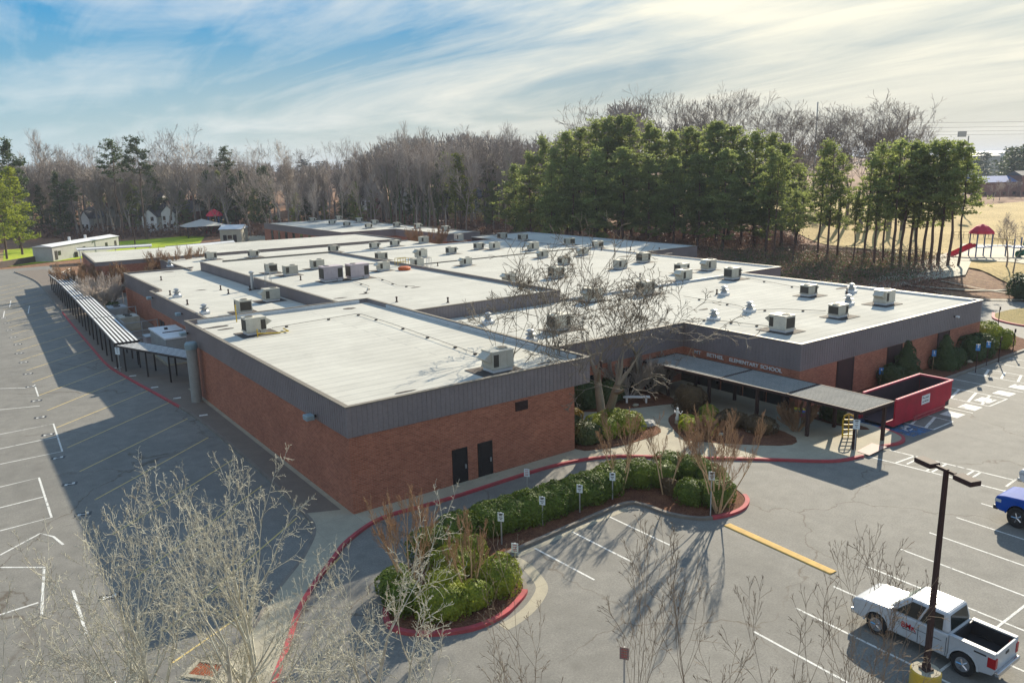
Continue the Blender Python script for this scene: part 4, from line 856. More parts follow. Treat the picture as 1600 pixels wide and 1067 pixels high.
# ------------------------------------------------------------------ vegetation generators
def grow(rng, p, d, L_, r, lev, P, out):
    ns = P['ns'][lev]; sg = L_/ns; wig = P['wig'][lev]; up = P['up'][lev]; last = lev == P['max']; g = rng.gauss
    x, y, z = p; dx, dy, dz = d
    for i in range(ns):
        dx += g(0, wig); dy += g(0, wig); dz += g(0, wig)+up; n = math.sqrt(dx*dx+dy*dy+dz*dz) or 1; dx /= n; dy /= n; dz /= n
        q = (x+dx*sg, y+dy*sg, z+dz*sg); t = (i+1)/ns; r2 = max(P['rmin'], r*(1-t*(.85 if lev else P.get('ttap', .7)))); r1 = max(P['rmin'], r*(1-i/ns*(.85 if lev else P.get('ttap', .7))))
        out[lev].append((x, y, z, *q, r1, r2)); x, y, z = q
        if not last and t >= P['first'][lev]:
            nc = P['nc'][lev]; k = int(nc)+(rng.random() < nc-int(nc))
            if i == ns-1: k += P.get('endk', 1)
            for _ in range(k):
                an = R(P['ang'][lev])*rng.uniform(.65, 1.25)*(.55 if i == ns-1 else 1); az = rng.uniform(0, 2*math.pi)
                ax, ay, az_ = (0, 0, 1) if abs(dz) < .9 else (1, 0, 0)
                ux, uy, uz = dy*az_-dz*ay, dz*ax-dx*az_, dx*ay-dy*ax; m_ = math.sqrt(ux*ux+uy*uy+uz*uz) or 1; ux /= m_; uy /= m_; uz /= m_
                vx, vy, vz = dy*uz-dz*uy, dz*ux-dx*uz, dx*uy-dy*ux; ca, sa = math.cos(az), math.sin(az); c, s = math.cos(an), math.sin(an)
                nd = (dx*c+(ux*ca+vx*sa)*s, dy*c+(uy*ca+vy*sa)*s, dz*c+(uz*ca+vz*sa)*s)
                grow(rng, q, nd, L_*P['lr'][lev]*(1-P.get('fall', .35)*t)*rng.uniform(.7, 1.15), max(P['rmin'], r2*P['rr'][lev]), lev+1, P, out)
def frusta(segs, n):
    A = np.array(segs, float); P0, P1 = A[:, :3], A[:, 3:6]; D = P1-P0; D /= np.linalg.norm(D, axis=1, keepdims=True)+1e-9
    ref = np.where(np.abs(D[:, 2:3]) < .9, np.array([[0, 0, 1.]]), np.array([[1., 0, 0]])); U_ = np.cross(D, ref); U_ /= np.linalg.norm(U_, axis=1, keepdims=True); W_ = np.cross(D, U_)
    th = 2*np.pi*np.arange(n)/n; ring = U_[:, None]*np.cos(th)[None, :, None]+W_[:, None]*np.sin(th)[None, :, None]
    P1 = P1+D*A[:, 7:8]*.3
    V = np.concatenate([P0[:, None]+ring*A[:, 6][:, None, None], P1[:, None]+ring*A[:, 7][:, None, None]], 1).reshape(-1, 3)
    b = np.arange(len(A))[:, None]*2*n; k = np.arange(n)[None]; k2 = (k+1) % n
    return V, np.stack([b+k, b+k2, b+n+k2, b+n+k], -1).reshape(-1, 4)
def merge(parts):
    V = []; Q = []; o = 0
    for v, q in parts:
        V.append(v); Q.append(q+o); o += len(v)
    return np.concatenate(V), np.concatenate(Q)
def cards(C_, N_, sx, sy, rng):   # quads centred at C_, roughly facing N_
    n = len(C_); N_ = N_/(np.linalg.norm(N_, axis=1, keepdims=True)+1e-9); a = np.cross(N_, rng.normal(size=(n, 3))); a /= np.linalg.norm(a, axis=1, keepdims=True)+1e-9; b = np.cross(N_, a)
    sx = np.broadcast_to(sx, (n,))[:, None]; sy = np.broadcast_to(sy, (n,))[:, None]
    V = np.stack([C_-a*sx, C_-b*sy, C_+a*sx, C_+b*sy], 1).reshape(-1, 3); return V, np.arange(4*n).reshape(n, 4)
def bare(seed, H, r0, P):
    rng = random.Random(seed); out = [[] for _ in range(P['max']+1)]
    ns = P.get('stems', 1)
    for k in range(ns):
        a = 2*math.pi*k/max(ns, 1)+rng.random(); tilt = P.get('tilt', .0) if ns > 1 else .04
        grow(rng, (math.cos(a)*P.get('base', 0), math.sin(a)*P.get('base', 0), 0), (math.cos(a)*tilt, math.sin(a)*tilt, 1), H*P.get('trunk', .8), r0, 0, P, out)
    zmax = max(s[5] for l in out for s in l); f = H/zmax
    out = [[(s[0]*f, s[1]*f, s[2]*f, s[3]*f, s[4]*f, s[5]*f, s[6], s[7]) for s in l] for l in out]
    q = 4 if P['max'] > 5 else 2; tk = [frusta(out[l], 8 if l == 0 else 5) for l in range(q) if out[l]]; tw = [frusta(out[l], 3) for l in range(q, P['max']+1) if out[l]]
    return merge(tk), merge(tw) if tw else None
PB = dict(max=4, ns=[7, 6, 5, 3, 2], wig=[.05, .12, .17, .2, .2], up=[.03, .07, .04, .01, .0], first=[.55, .3, .2, .3], nc=[1.2, 1.2, 1.1, .9], ang=[40, 40, 42, 45], lr=[.85, .6, .52, .5], rr=[.6, .6, .6, .65], rmin=.022, fall=.2, trunk=.5, endk=2, ttap=.5)
PV = dict(max=8, ns=[6, 4, 3, 3, 2, 2, 2, 2, 2], wig=[.03, .06, .08, .09, .11, .12, .14, .15, .17], up=[.03, .09, .08, .06, .04, .03, .02, .01, .0], first=[.8]+[.6]*7, nc=[.4, .25, .22, .2, .15, .15, .1, 0], ang=[58, 50, 48, 50, 52, 54, 56, 58], lr=[.62, .80, .80, .80, .78, .78, .74, .7], rr=[.72, .80, .80, .78, .75, .72, .7, .7], rmin=.02, fall=.0, trunk=.36, endk=2, ttap=.35)
BARK = pm('grey_bark', (.34, .28, .23), (.19, .155, .13), 1.5, .9, scale2=14, obj_rand=.25); BARKB = pm('brown_bark', (.15, .10, .075), (.09, .06, .048), 1.5, .9, obj_rand=.3)
LICH = pm('lichen_bark', (.60, .58, .46), (.17, .15, .11), 3., .9, scale2=9); DARKT = pm('dark_twig', (.24, .19, .13), (.13, .10, .075), 1.2, .9); TWG = pm('grey_twig', (.42, .36, .31), (.29, .245, .21), .6, .9, obj_rand=.25)
CTY = pm('courtyard_bark', (.24, .20, .145), (.13, .105, .08), 1.2, .9); PINEB = pm('pine_bark', (.11, .065, .048), (.06, .04, .032), 2, .95, obj_rand=.2); MYR = pm('myrtle_bark', (.52, .36, .20), (.35, .22, .12), 1.5, .8); ORT = pm('orange_twig', (.34, .205, .11), (.22, .13, .075), 1.5, .85)
def tree_obj(name, geo, loc, label, cat, mats, group=None, rz=0., sc_=1., part='branches'):
    r = root(name, (0, 0, 0), label, cat, group)
    mesh_np('trunk', geo[0][0], geo[0][1], mats[0], r, True, True)
    if geo[1] is not None: mesh_np(part, geo[1][0], geo[1][1], mats[1], r, False, True)
    r.location = [float(c) for c in loc]; r.rotation_euler.z = rz; r.scale = (sc_,)*3; return r
LIB = {}
def place_copy(key, make, loc, label, rz, scl, group=None):
    if key not in LIB: LIB[key] = make(); o = LIB[key]
    else: o = copy_tree(LIB[key])
    o.location = [float(c) for c in loc]; o.rotation_euler.z = rz; o.scale = scl if isinstance(scl, tuple) else (scl,)*3; o['label'] = label
    if group: o['group'] = group
    return o
def pine_geo(seed, H, spread, start=.42, n=70, cl=6, nn=16, size=.42, conic=.5, dense=1.):
    rng = random.Random(seed); g = np.random.default_rng(seed); segs = []; x = y = 0; ns = 10
    for i in range(ns):
        nx, ny_ = x+rng.gauss(0, .10), y+rng.gauss(0, .10); segs.append((x, y, H*i/ns, nx, ny_, H*(i+1)/ns, .23*(1-i/ns*.85)*H/20, .23*(1-(i+1)/ns*.85)*H/20)); x, y = nx, ny_
    br = []; CC = []; NN = []
    for k in range(n):
        t = start+(1-start)*((k+rng.random())/n)**.9; z = H*t; u = (t-start)/(1-start)
        rad = spread*(math.sin(math.pi*min(1, .22+.80*u))**.8*(1-conic)+conic*(1-u)**.8+.08)*rng.uniform(.55, 1.15); az = rng.uniform(0, 6.283); sl = rng.uniform(-.05, .55)*(1 if u < .7 else 1.5)
        i = min(ns-1, int(t*ns)); bx, by = segs[i][0], segs[i][1]; pr = (bx, by, z)
        for j in range(3):
            f = (j+1)/3; q = (bx+math.cos(az)*rad*f, by+math.sin(az)*rad*f, z+rad*sl*f*f+rng.gauss(0, .08)); br.append((*pr, *q, .05*(1-.25*j), .04*(1-.25*j))); pr = q
        for c in range(max(2, int(cl*rad/spread))+1):
            f = rng.uniform(.35, 1.05); c0 = np.array([bx+math.cos(az)*rad*f, by+math.sin(az)*rad*f, z+rad*sl*f*f])+g.normal(0, .28, 3)*np.array([1, 1, .6])*(.5+f)
            m_ = int(nn*dense); d = g.normal(size=(m_, 3)); d[:, 2] = np.abs(d[:, 2])*.8; d /= np.linalg.norm(d, axis=1, keepdims=True); CC.append(c0+d*g.uniform(.05, size, (m_, 1))); NN.append(g.normal(size=(m_, 3)))
    CC = np.concatenate(CC); NN = np.concatenate(NN); n_ = len(CC)
    return merge([frusta(segs, 7), frusta(br, 3)]), cards(CC, NN, g.uniform(.10, .19, n_)*size/.42, g.uniform(.035, .075, n_)*size/.42, g)
PINE = leafm('pine_needles', (.31, .355, .105), (.16, .20, .06), .2, .6); PINEY = leafm('yellow_pine_needles', (.30, .33, .03), (.15, .19, .022), .2, .5); DKG = leafm('dark_evergreen', (.10, .14, .045), (.052, .08, .028), .4, .3)
HEDGE = leafm('hedge_leaf', (.18, .24, .028), (.05, .085, .015), .8, .3, 0., .55); YHEDGE = leafm('bright_shrub_leaf', (.34, .36, .03), (.10, .15, .02), .9, .3, 0., .45); YPL = leafm('yellow_plant_leaf', (.50, .50, .03), (.22, .28, .03), 2., .3, 0.); BRSH = leafm('brown_grass_leaf', (.17, .11, .05), (.08, .055, .03), 1., .2, 0.)
GLO = leafm('glossy_shrub_leaf', (.13, .15, .05), (.035, .055, .018), 1.2, .25, 0.); ORSH = leafm('orange_shrub_leaf', (.30, .17, .02), (.15, .12, .015), 1.5, .3, 0.); IVY = leafm('ivy_leaf', (.10, .15, .03), (.05, .08, .02), .6, .3)
def blob(seed, ell, dens, size, lump=.16, inner=.86):
    """leafy mass over a union of ellipsoids: (cx, cy, cz, rx, ry, rz, rot)"""
    g = np.random.default_rng(seed); parts = []; from mathutils import noise as mn
    C_, N_ = [], []
    for (cx, cy, cz, rx, ry, rz_, ro) in ell:
        area = 4*math.pi*((rx*ry)**1.6/3+(rx*rz_)**1.6/3+(ry*rz_)**1.6/3)**(1/1.6); n = int(area*dens*.8); d = g.normal(size=(n, 3)); d /= np.linalg.norm(d, axis=1, keepdims=True); d[:, 2] = np.where(d[:, 2] < -.45, -d[:, 2], d[:, 2])
        d = np.sign(d)*np.abs(d)**.85; c, s = math.cos(ro), math.sin(ro)
        lx, ly, lz = d[:, 0]*rx, d[:, 1]*ry, d[:, 2]*rz_; P = np.stack([cx+lx*c-ly*s, cy+lx*s+ly*c, cz+lz], 1)
        k = np.array([1+lump*(mn.noise(Vector(p*1.1))*1.6+mn.noise(Vector(p*3.3))*.9) for p in P]); ctr = np.array([cx, cy, cz]); P = ctr+(P-ctr)*k[:, None]*g.uniform(.95, 1.015, (n, 1))
        nn = (P-ctr)/np.array([rx, ry, rz_])**2 if ro == 0 else P-ctr; ok = P[:, 2] > .0
        for (ax, ay, az, bx, by, bz, rr) in ell:
            if (ax, ay, az) != (cx, cy, cz):
                c2, s2 = math.cos(-rr), math.sin(-rr); qx, qy = P[:, 0]-ax, P[:, 1]-ay; ok &= ((qx*c2-qy*s2)/bx)**2+((qx*s2+qy*c2)/by)**2+((P[:, 2]-az)/bz)**2 > .7
        C_.append(P[ok]); N_.append(nn[ok])
        th = np.linspace(0, 2*np.pi, 15)[:-1]; ph = np.linspace(-.9, 1.5, 8); V = []
        for b in ph:
            for a in th:
                l = np.array([math.cos(a)*math.cos(b)*rx, math.sin(a)*math.cos(b)*ry, math.sin(b)*rz_])*inner; V.append((cx+l[0]*c-l[1]*s, cy+l[0]*s+l[1]*c, cz+l[2]))
        Q = [(i*14+j, i*14+(j+1) % 14, (i+1)*14+(j+1) % 14, (i+1)*14+j) for i in range(7) for j in range(14)]; parts.append((np.array(V), np.array(Q)))
    C_ = np.concatenate(C_); N_ = np.concatenate(N_); N_ = N_/(np.linalg.norm(N_, axis=1, keepdims=True)+1e-9)+g.normal(0, .42, N_.shape); n = len(C_)
    parts.append(cards(C_, N_, g.uniform(.7, 1.3, n)*size, g.uniform(.5, .9, n)*size, g)); return merge(parts)
def shrub(name, seed, ell, label, mat, dens=240, size=.055, cat='shrub', z=.14, lump=.13, group=None):
    r = root(name, (ell[0][0], ell[0][1], z), label, cat, group); V, Q = blob(seed, [(a, b, c+z, d, e, f, g_) for a, b, c, d, e, f, g_ in ell], dens, size, lump)
    mesh_np('foliage', V, Q, mat, r)
    MB().tube([(ell[0][0], ell[0][1], z-.05), (ell[0][0], ell[0][1], z+ell[0][2])], [.08, .05], 6).build('stem', BARK, r); return r
# --- hedges and shrubs of the island
E_ = []
for i in range(17):
    t = i/16; x = 4.5+8.2*t; y = -6.15-.15*math.sin(t*3)+.1*math.sin(i*2.3); E_.append((x, y, .45, .85, 1.15+.1*math.sin(i*1.7), .86+.09*math.sin(i*2.9), 0))
shrub('long_hedge', 1, E_, 'long dark green clipped hedge along the parking stalls', HEDGE, 260, .055, 'hedge')
shrub('hedge', 2, [(13.9, -6.0, .5, 1.1, 1.2, .85, 0), (15.0, -6.6, .5, 1.1, 1.2, .9, 0), (15.9, -7.6, .5, .9, 1.0, .8, 0)], 'rounded hedge just right of the long hedge, left of the grassy tuft', HEDGE, 260, .055, 'hedge')
shrub('hedge', 3, [(17.4, -6.9, .5, 1.2, 1.0, .85, 0), (17.9, -8.3, .5, 1.1, 1.3, .9, 0), (17.6, -9.8, .5, 1.0, 1.0, .95, 0)], 'rounded hedge at the right end of the island behind the crape myrtles', HEDGE, 260, .055, 'hedge')
shrub('boxwood_bush', 4, [(16.3, -11.2, .5, 1.15, 1.0, .85, 0), (15.3, -10.3, .45, .8, .9, .8, 0)], 'dark clipped bush at the red corner of the island', HEDGE, 260, .055)
shrub('grass_tuft', 5, [(15.3, -8.7, .3, .4, .6, .6, 0)], 'straw coloured tuft between the two island hedges', BRSH, 500, .06, 'grass tuft')
shrub('boxwood_bush', 6, [(1.7, -11.2, .5, 1.05, 1.0, .95, .3)], 'bright topped round bush at the sign on the tip of the island', YHEDGE, 300, .055)
shrub('boxwood_bush', 7, [(-1.2, -11.4, .45, 1.3, .95, .8, -.3), (.1, -11.7, .4, .8, .7, .7, 0)], 'wide low bush nearest the camera on the island', YHEDGE, 280, .055)
shrub('boxwood_bush', 8, [(.9, -8.9, .45, 1.2, 1.0, .85, 0), (2.0, -8.2, .45, .9, 1.0, .85, .4), (-.3, -9.9, .4, .9, .8, .7, 0)], 'bright green bushes between the two crape myrtles', YHEDGE, 280, .055)
shrub('boxwood_bush', 9, [(-2.4, -9.9, .45, .8, 1.0, .8, 0), (-2.0, -8.6, .4, .8, .8, .7, 0)], 'shaded bush at the left tip of the island', HEDGE, 260, .055)
shrub('boxwood_bush', 10, [(1.0, -6.7, .5, 1.2, .9, .9, 0), (2.7, -6.2, .5, 1.2, .9, 1.0, .1)], 'dark hedge mass behind the crape myrtles on the drive side', HEDGE, 260, .055)
# --- courtyard
shrub('glossy_shrub', 11, [(16.9, 2.4, .6, 1.1, 1.3, 1.1, 0), (17.3, .6, .5, 1.1, 1.1, .9, 0)], 'glossy shrub against the corner of the near building', GLO, 200, .075)
shrub('glossy_shrub', 12, [(19.2, .9, .5, 1.5, 1.3, .85, 0), (21., .6, .5, 1.3, 1.2, .9, 0), (20.6, 1.6, .5, 1.3, 1.2, .9, 0)], 'wide sunlit shrub around the foot of the big courtyard tree', YHEDGE, 240, .06)
shrub('orange_shrub', 13, [(18.4, 3.6, .6, .9, .9, .95, 0)], 'orange leaved shrub beside the near building', ORSH, 260, .06)
shrub('glossy_shrub', 14, [(22.4, 6.4, .8, 1.3, .9, 1.3, 0), (24.7, 6.2, .8, 1.3, .8, 1.2, 0)], 'dark shrubs in the shaded inner corner of the courtyard', DKG, 160, .08)
shrub('tall_grass_clump', 15, [(28.0, .9, .8, 1.1, 1.2, 1.2, 0)], 'tall clipped grass clump with a yellow top by the canopy', BRSH, 300, .07, 'grass clump')
shrub('yellow_shrub', 16, [(24.6, -2.2, .3, .9, .8, .5, 0), (25.6, -2.5, .3, .8, .8, .5, 0), (25.2, -1.4, .3, .7, .6, .45, 0), (24.7, -3.6, .25, .6, .5, .4, 0)], 'bright yellow green plants in the middle bed', YPL, 260, .07)
shrub('round_grass_tuft', 17, [(27.1, -1.6, .4, .7, .7, .7, 0)], 'round straw green tuft behind the yellow plants', YHEDGE, 300, .05, 'grass tuft')
shrub('brown_shrub', 18, [(27.4, -3.4, .4, 1.2, 1.0, .7, 0), (27.9, -5.4, .4, 1.0, 1.1, .7, 0)], 'brown winter shrub behind the right crape myrtles', BRSH, 240, .06)
shrub('yucca_clump', 19, [(33.7, -7.3, .5, .6, 1.0, .75, 0)], 'pale spiky leaved shrub by the yellow frame', GLO, 200, .09)
# --- east wing front
def cone(name, x, y, h, rr, lb, seed):
    shrub(name, seed, [(x, y, h*.14, rr, rr, h*.3, 0), (x, y, h*.38, rr*.75, rr*.75, h*.28, 0), (x, y, h*.62, rr*.48, rr*.48, h*.25, 0), (x, y, h*.82, rr*.24, rr*.24, h*.18, 0)], lb, DKG, 150, .07, 'conical shrub')
cone('conical_evergreen', 47.4, -5.3, 3.5, 1.25, 'tall pointed dark evergreen at the second doorway', 20); cone('conical_evergreen', 54.2, -5.2, 3.1, 1.2, 'pointed dark evergreen at the third doorway', 21)
shrub('round_bush', 22, [(45.3, -5.2, .7, 1.1, 1.0, 1.15, 0)], 'round dark bush beside the tall pointed evergreen', DKG, 150, .07); shrub('round_bush', 23, [(55.9, -5.3, .6, .9, .9, 1.05, 0)], 'small dark bush right of the third doorway', DKG, 150, .07)
shrub('round_bush', 24, [(59.6, -5.2, .9, 1.7, 1.2, 1.5, 0), (61.3, -5.2, .8, 1.2, 1.2, 1.3, 0)], 'big round dark bush near the far corner of the east wing', DKG, 140, .075)
shrub('round_bush', 25, [(64.9, -4.1, 1., 1.4, 1.5, 1.3, 0), (66.6, -3.3, 1., 1.4, 1.4, 1.3, 0), (65.9, -5., .8, 1.3, 1., 1.1, 0)], 'sunlit yellow green bush past the far corner of the wing', YHEDGE, 140, .08)
shrub('round_bush', 26, [(98.5, 5.5, 1.2, 3., 2.2, 1.9, 0), (103, 6, 1.2, 3., 2.2, 1.8, 0)], 'dark bush on the grassy slope at the right edge', DKG, 60, .13)
# --- multi stem crape myrtles
PM = dict(max=3, ns=[7, 5, 5, 3], wig=[.06, .08, .08, .1], up=[.04, .10, .12, .08], first=[.35, .2, .2], nc=[.8, 1.1, 1.2], ang=[22, 24, 26], lr=[.55, .62, .55], rr=[.65, .6, .6], rmin=.007, stems=6, tilt=.36, base=.18, trunk=.75)
for i, (a, b, ytop, lb, st_) in enumerate(((640, 925, 755, 'tall leafless crape myrtle with orange twigs at the left of the island', 7), (733, 930, 800, 'leafless crape myrtle near the round bush and sign', 6), (968, 770, 640, 'slim leafless crape myrtle at the left of the right island hedge', 4), (1040, 772, 650, 'leafless crape myrtle before the brown grass tuft', 3), (1122, 800, 630, 'broad many stemmed crape myrtle behind the tall sign', 9))):
    p = at(a, b, .12); s_ = (p[0]-CAM[0])*FH[0]+(p[1]-CAM[1])*FH[1]; H = ats(a, ytop, s_)[2]-.12; P = dict(PM); P['stems'] = st_
    tree_obj('crape_myrtle', bare(100+i, H*.98, .045, P), (p[0], p[1], .1), lb, 'small tree', (MYR, ORT), 'leafless crape myrtles', 0)
PS = dict(PM); PS.update(stems=14, tilt=.9, nc=[1.3, 1.3, 1.2], rmin=.014, first=[.2, .2, .2])
for i, (x, y, H, w, lb, mt) in enumerate(((2.0, 88., 5.2, 1.2, 'large leafless grey brown shrub leaning over the striped walk', TWG), (1.3, 82., 4.4, 1.1, 'second leafless shrub beside the striped walk near the yard fence', TWG), (3.8, 99., 5., 1.1, 'dark brown leafless shrub at the far end of the walk', ORT), (.9, 104., 5.6, 1., 'brownish leafless shrub beside the far end of the striped walk', ORT),
        (15.5, 100.2, 7.4, 1.2, 'fan shaped leafless shrub rising over the strip roof', ORT), (9., 100.4, 5.4, 1., 'thin brown leafless shrub before the strip wall', ORT), (64, 102., 7.6, 1., 'reddish bare tree between the back roofs', ORT), (29.5, 6.2, 3.4, 1., 'small bare shrub under the lettering by the canopy', TWG), (26.6, 6.1, 3.6, 1., 'bare twiggy shrub at the inner corner of the courtyard', TWG), (29.9, -6.9, 2.2, .8, 'low reddish bare shrub in the dark part of the middle bed', ORT), (23.8, -4.3, 1.6, .8, 'small brown twiggy shrub at the front of the middle bed', ORT))):
    tree_obj('leafless_shrub', bare(150+i, H, .05, PS), (x, y, .1), lb, 'shrub', (mt, mt), 'leafless shrubs', i, 1.)
shrub('evergreen_shrub', 27, [(1.6, 93, .9, 1.6, 2.4, 1.5, 0), (2.4, 97, .9, 1.6, 2.4, 1.5, 0), (2.2, 102, .9, 1.4, 2.2, 1.4, 0)], 'dark evergreen mass behind the far part of the striped walk', DKG, 70, .12); shrub('evergreen_shrub', 28, [(1.9, 79.5, .7, 1., 1.6, 1.0, 0)], 'dark low bush between the bare shrub and yard fence', DKG, 90, .1)
# --- big courtyard trees
PC = dict(PV); PC.update(stems=2, tilt=.34, base=.15, trunk=.34, rmin=.016, ang=[60, 56, 56, 56, 58, 60, 62, 64], up=[.03, .09, .08, .06, .04, .02, .0, 0, 0], rr=[.8, .84, .82, .8, .76, .72, .7, .7])
def courtyard(a, b, zb, ytop, seed, r0, lb, P=PC, w=1., rz=0.):
    p = at(a, b, zb) if zb is not None else None
    s_ = (p[0]-CAM[0])*FH[0]+(p[1]-CAM[1])*FH[1]; H = ats(a, ytop, s_)[2]-.12
    o = tree_obj('courtyard_tree', bare(seed, H, r0, P), (p[0], p[1], .1), lb, 'bare tree', (CTY, CTY), 'bare courtyard trees', rz); o.scale = (w, w, 1); return o
courtyard(944, 663, .15, 385, 201, .33, 'large forked bare tree with pale trunk in the courtyard', w=1.15, rz=1.2)
P1 = dict(PC); P1.update(stems=1, trunk=.42, max=7)
def behind(a, s_, ytop, seed, r0, lb, P, w=1., rz=0.):
    q = ats(a, ytop, s_); o = tree_obj('courtyard_tree', bare(seed, q[2], r0, P), (q[0], q[1], .1), lb, 'bare tree', (CTY, CTY), 'bare courtyard trees', rz); o.scale = (w, w, 1)
behind(874, 52, 330, 202, .30, 'tall slender bare tree rising behind the parapet of the near building', P1, .9)
behind(790, 51, 372, 203, .26, 'leftmost bare tree rising behind the near building parapet', P1, 1., 2.)
behind(846, 51.5, 405, 204, .13, 'thin bare tree between the two taller ones behind the parapet', P1, .8, 4.)
behind(1000, 61, 425, 205, .16, 'wide twiggy bare tree in front of the school lettering', P1, 1.2, 1.)
# --- foreground trees
PV2 = dict(max=4, ns=[10, 7, 6, 4, 3], wig=[.045, .09, .15, .19, .2], up=[.02, .055, .04, .02, .0], first=[.25, .2, .15, .2], nc=[1.1, 1.0, 1.0, .75], ang=[50, 46, 50, 54], lr=[.58, .50, .42, .42], rr=[.55, .55, .55, .6], rmin=.0058, stems=2, tilt=.38, base=.2, trunk=.8, fall=.35, endk=1, ttap=.75)
PV2_old = dict(PV); PV2_old.update(max=7, stems=2, tilt=.34, base=.2, trunk=.32, rmin=.0075, nc=[.35, .3, .28, .22, .18, .12, .0, 0], ang=[46, 44, 50, 58, 66, 72, 76, 80], wig=[.05, .09, .13, .15, .18, .2, .22, .24, .26], up=[.04, .08, .08, .06, .04, .03, .02, .01, 0], rr=[.74, .76, .72, .7, .68, .68, .68, .7])
PF = dict(PB); PF.update(max=4, ns=[8, 7, 6, 4, 3], wig=[.06, .12, .2, .26, .28], up=[.05, .10, .07, .02, 0], nc=[.65, .6, .6, .4], first=[.35, .25, .25, .3], ang=[32, 38, 46, 50], lr=[.75, .55, .42, .42], rmin=.009, stems=2, tilt=.3, base=.2, trunk=.62, fall=.3)
for i, (a, yt, s_, r0, lb, mt, w) in enumerate(((75, 838, 15.5, .14, 'pale bare tree at the far left of the bottom edge', LICH, .8), (165, 742, 17, .15, 'pale bare tree with fine twigs over the white lot lines', LICH, .75), (262, 720, 18, .17, 'lichen pale bare tree over the dark building shadow', LICH, .75), (345, 692, 17.5, .18, 'tall pale bare tree below the corner of the brick wall', LICH, .8), (452, 735, 17.0, .16, 'straight pale bare tree before the curved sidewalk', LICH, .7), (535, 885, 16, .12, 'low spreading pale bare tree before the hedge island', LICH, .95), (15, 915, 14, .11, 'small bare tree at the lower left corner', LICH, .8))):
    q = ats(a, yt, s_); P = dict(PV2); P['stems'] = 2
    o = tree_obj('foreground_tree', bare(300+i, q[2], r0, P), (q[0], q[1], 0), lb, 'bare tree', (mt, mt), 'pale bare trees in the foreground', i*1.3); o.scale = (w*1.05, w*1.05, 1)
PT = dict(PF); PT.update(wig=[.05, .08, .1, .13, .15], up=[.05, .07, .05, .02, .0], nc=[.6, .65, .6, .4], ang=[28, 36, 40, 42], rmin=.005, stems=3, tilt=.4)
for i, (a, yt, s_, lb, w) in enumerate(((985, 862, 14, 'thin dark leafless sapling left of centre at the bottom edge', .8), (1215, 830, 14.5, 'tall thin sapling in front of the yellow bump', .8), (1350, 880, 13.5, 'wispy sapling before the white pickup', .75))):
    q = ats(a, yt, s_); o = tree_obj('leafless_sapling', bare(330+i, q[2], .05, PT), (q[0], q[1], 0), lb, 'sapling', (DARKT, DARKT), 'dark saplings in the foreground', i*1.1); o.scale = (w, w, 1)
# ------------------------------------------------------------------ woods
PBK = dict(PB); PBK.update(max=3, ns=[8, 7, 6, 3], nc=[1.1, 1.5, 1.7], first=[.6, .2, .25], ang=[30, 34, 38], lr=[.72, .45, .62], rmin=.026, wig=[.04, .09, .13, .15], up=[.03, .09, .06, .02], trunk=.58, endk=2, fall=.15)
PBT = dict(PBK); PBT.update(first=[.45, .2, .12], ang=[42, 38, 40], lr=[.9, .45, .62], stems=1, nc=[1.1, 1.6, 1.8], trunk=.5)
PW_ = dict(PV); PW_.update(rmin=.03, max=7)
bare_lib = [bare(400+i, 24, .30, PW_) if i % 2 else bare(400+i, 24, .30, PBK) for i in range(7)]
PS_ = dict(PV); PS_.update(rmin=.022, up=[.03, .13, .12, .10, .08, .06, .04, .03, .02], ang=[54, 46, 44, 44, 46, 48, 50, 52], wig=[.03, .05, .06, .07, .08, .09, .10, .11, .12]); sky_lib = [bare(430+i, 26, .46, PS_) for i in range(5)]
pine_lib = [pine_geo(500+i, 20, 3.5, .07+.05*i, 80, 7, 15, .78, .25+.12*i, 1.) for i in range(4)]
tall_lib = [pine_geo(520+i, 22, 3.2, .62, 34, 6, 16, .7, .2, 1.1) for i in range(2)]
row_lib = [pine_geo(560+i, 20, 3.2, .30+.06*i, 52, 6, 13, .78, .25+.1*i, 1.) for i in range(4)]
rng = random.Random(77)
def wood_tree(kind, X_, ytop, s_, label, group, w=1., Hf=None):
    q = ats(X_, ytop, s_); g = float(hgt(q[0], q[1])); H = q[2]-g if Hf is None else Hf
    i = rng.randrange({'row': 4, 'sky': 5, 'bare': 7, 'pine': 4, 'tall': 2, 'dark': 4, 'yel': 4, 'ivy': 7}[kind]); base = {'row': 20., 'sky': 26., 'bare': 24., 'pine': 20., 'tall': 22., 'dark': 20., 'yel': 20., 'ivy': 24.}[kind]
    geo = {'row': row_lib, 'sky': sky_lib, 'bare': bare_lib, 'pine': pine_lib, 'tall': tall_lib, 'dark': pine_lib, 'yel': pine_lib, 'ivy': bare_lib}[kind][i]
    nm = {'row': 'pine_tree', 'sky': 'bare_tree', 'bare': 'bare_tree', 'pine': 'pine_tree', 'tall': 'tall_pine_tree', 'dark': 'dark_evergreen_tree', 'yel': 'bright_pine_tree', 'ivy': 'ivy_covered_tree'}[kind]
    mt = {'row': (PINEB, PINE), 'sky': (SKB, TWD), 'bare': (BARK, TWG), 'pine': (PINEB, PINE), 'tall': (PINEB, DKG), 'dark': (PINEB, DKG), 'yel': (PINEB, PINEY), 'ivy': (IVY, TWG)}[kind]
    cat = 'bare tree' if kind in ('bare', 'ivy', 'sky') else 'pine tree'
    f = H/base; return place_copy((kind, i), lambda: tree_obj(nm, geo, (0, 0, 0), 'x', cat, mt, 'x', 0, 1, 'crown' if kind not in ('bare', 'ivy', 'sky') else 'branches'), (q[0], q[1], g-.1), label, rng.uniform(0, 6.28), (f*w, f*w, f), group)
SKB = pm('dark_bark', (.16, .13, .11), (.09, .075, .065), 1.5, .9); TWD = pm('dark_grey_twig', (.24, .20, .17), (.16, .13, .115), .6, .9, obj_rand=.25)
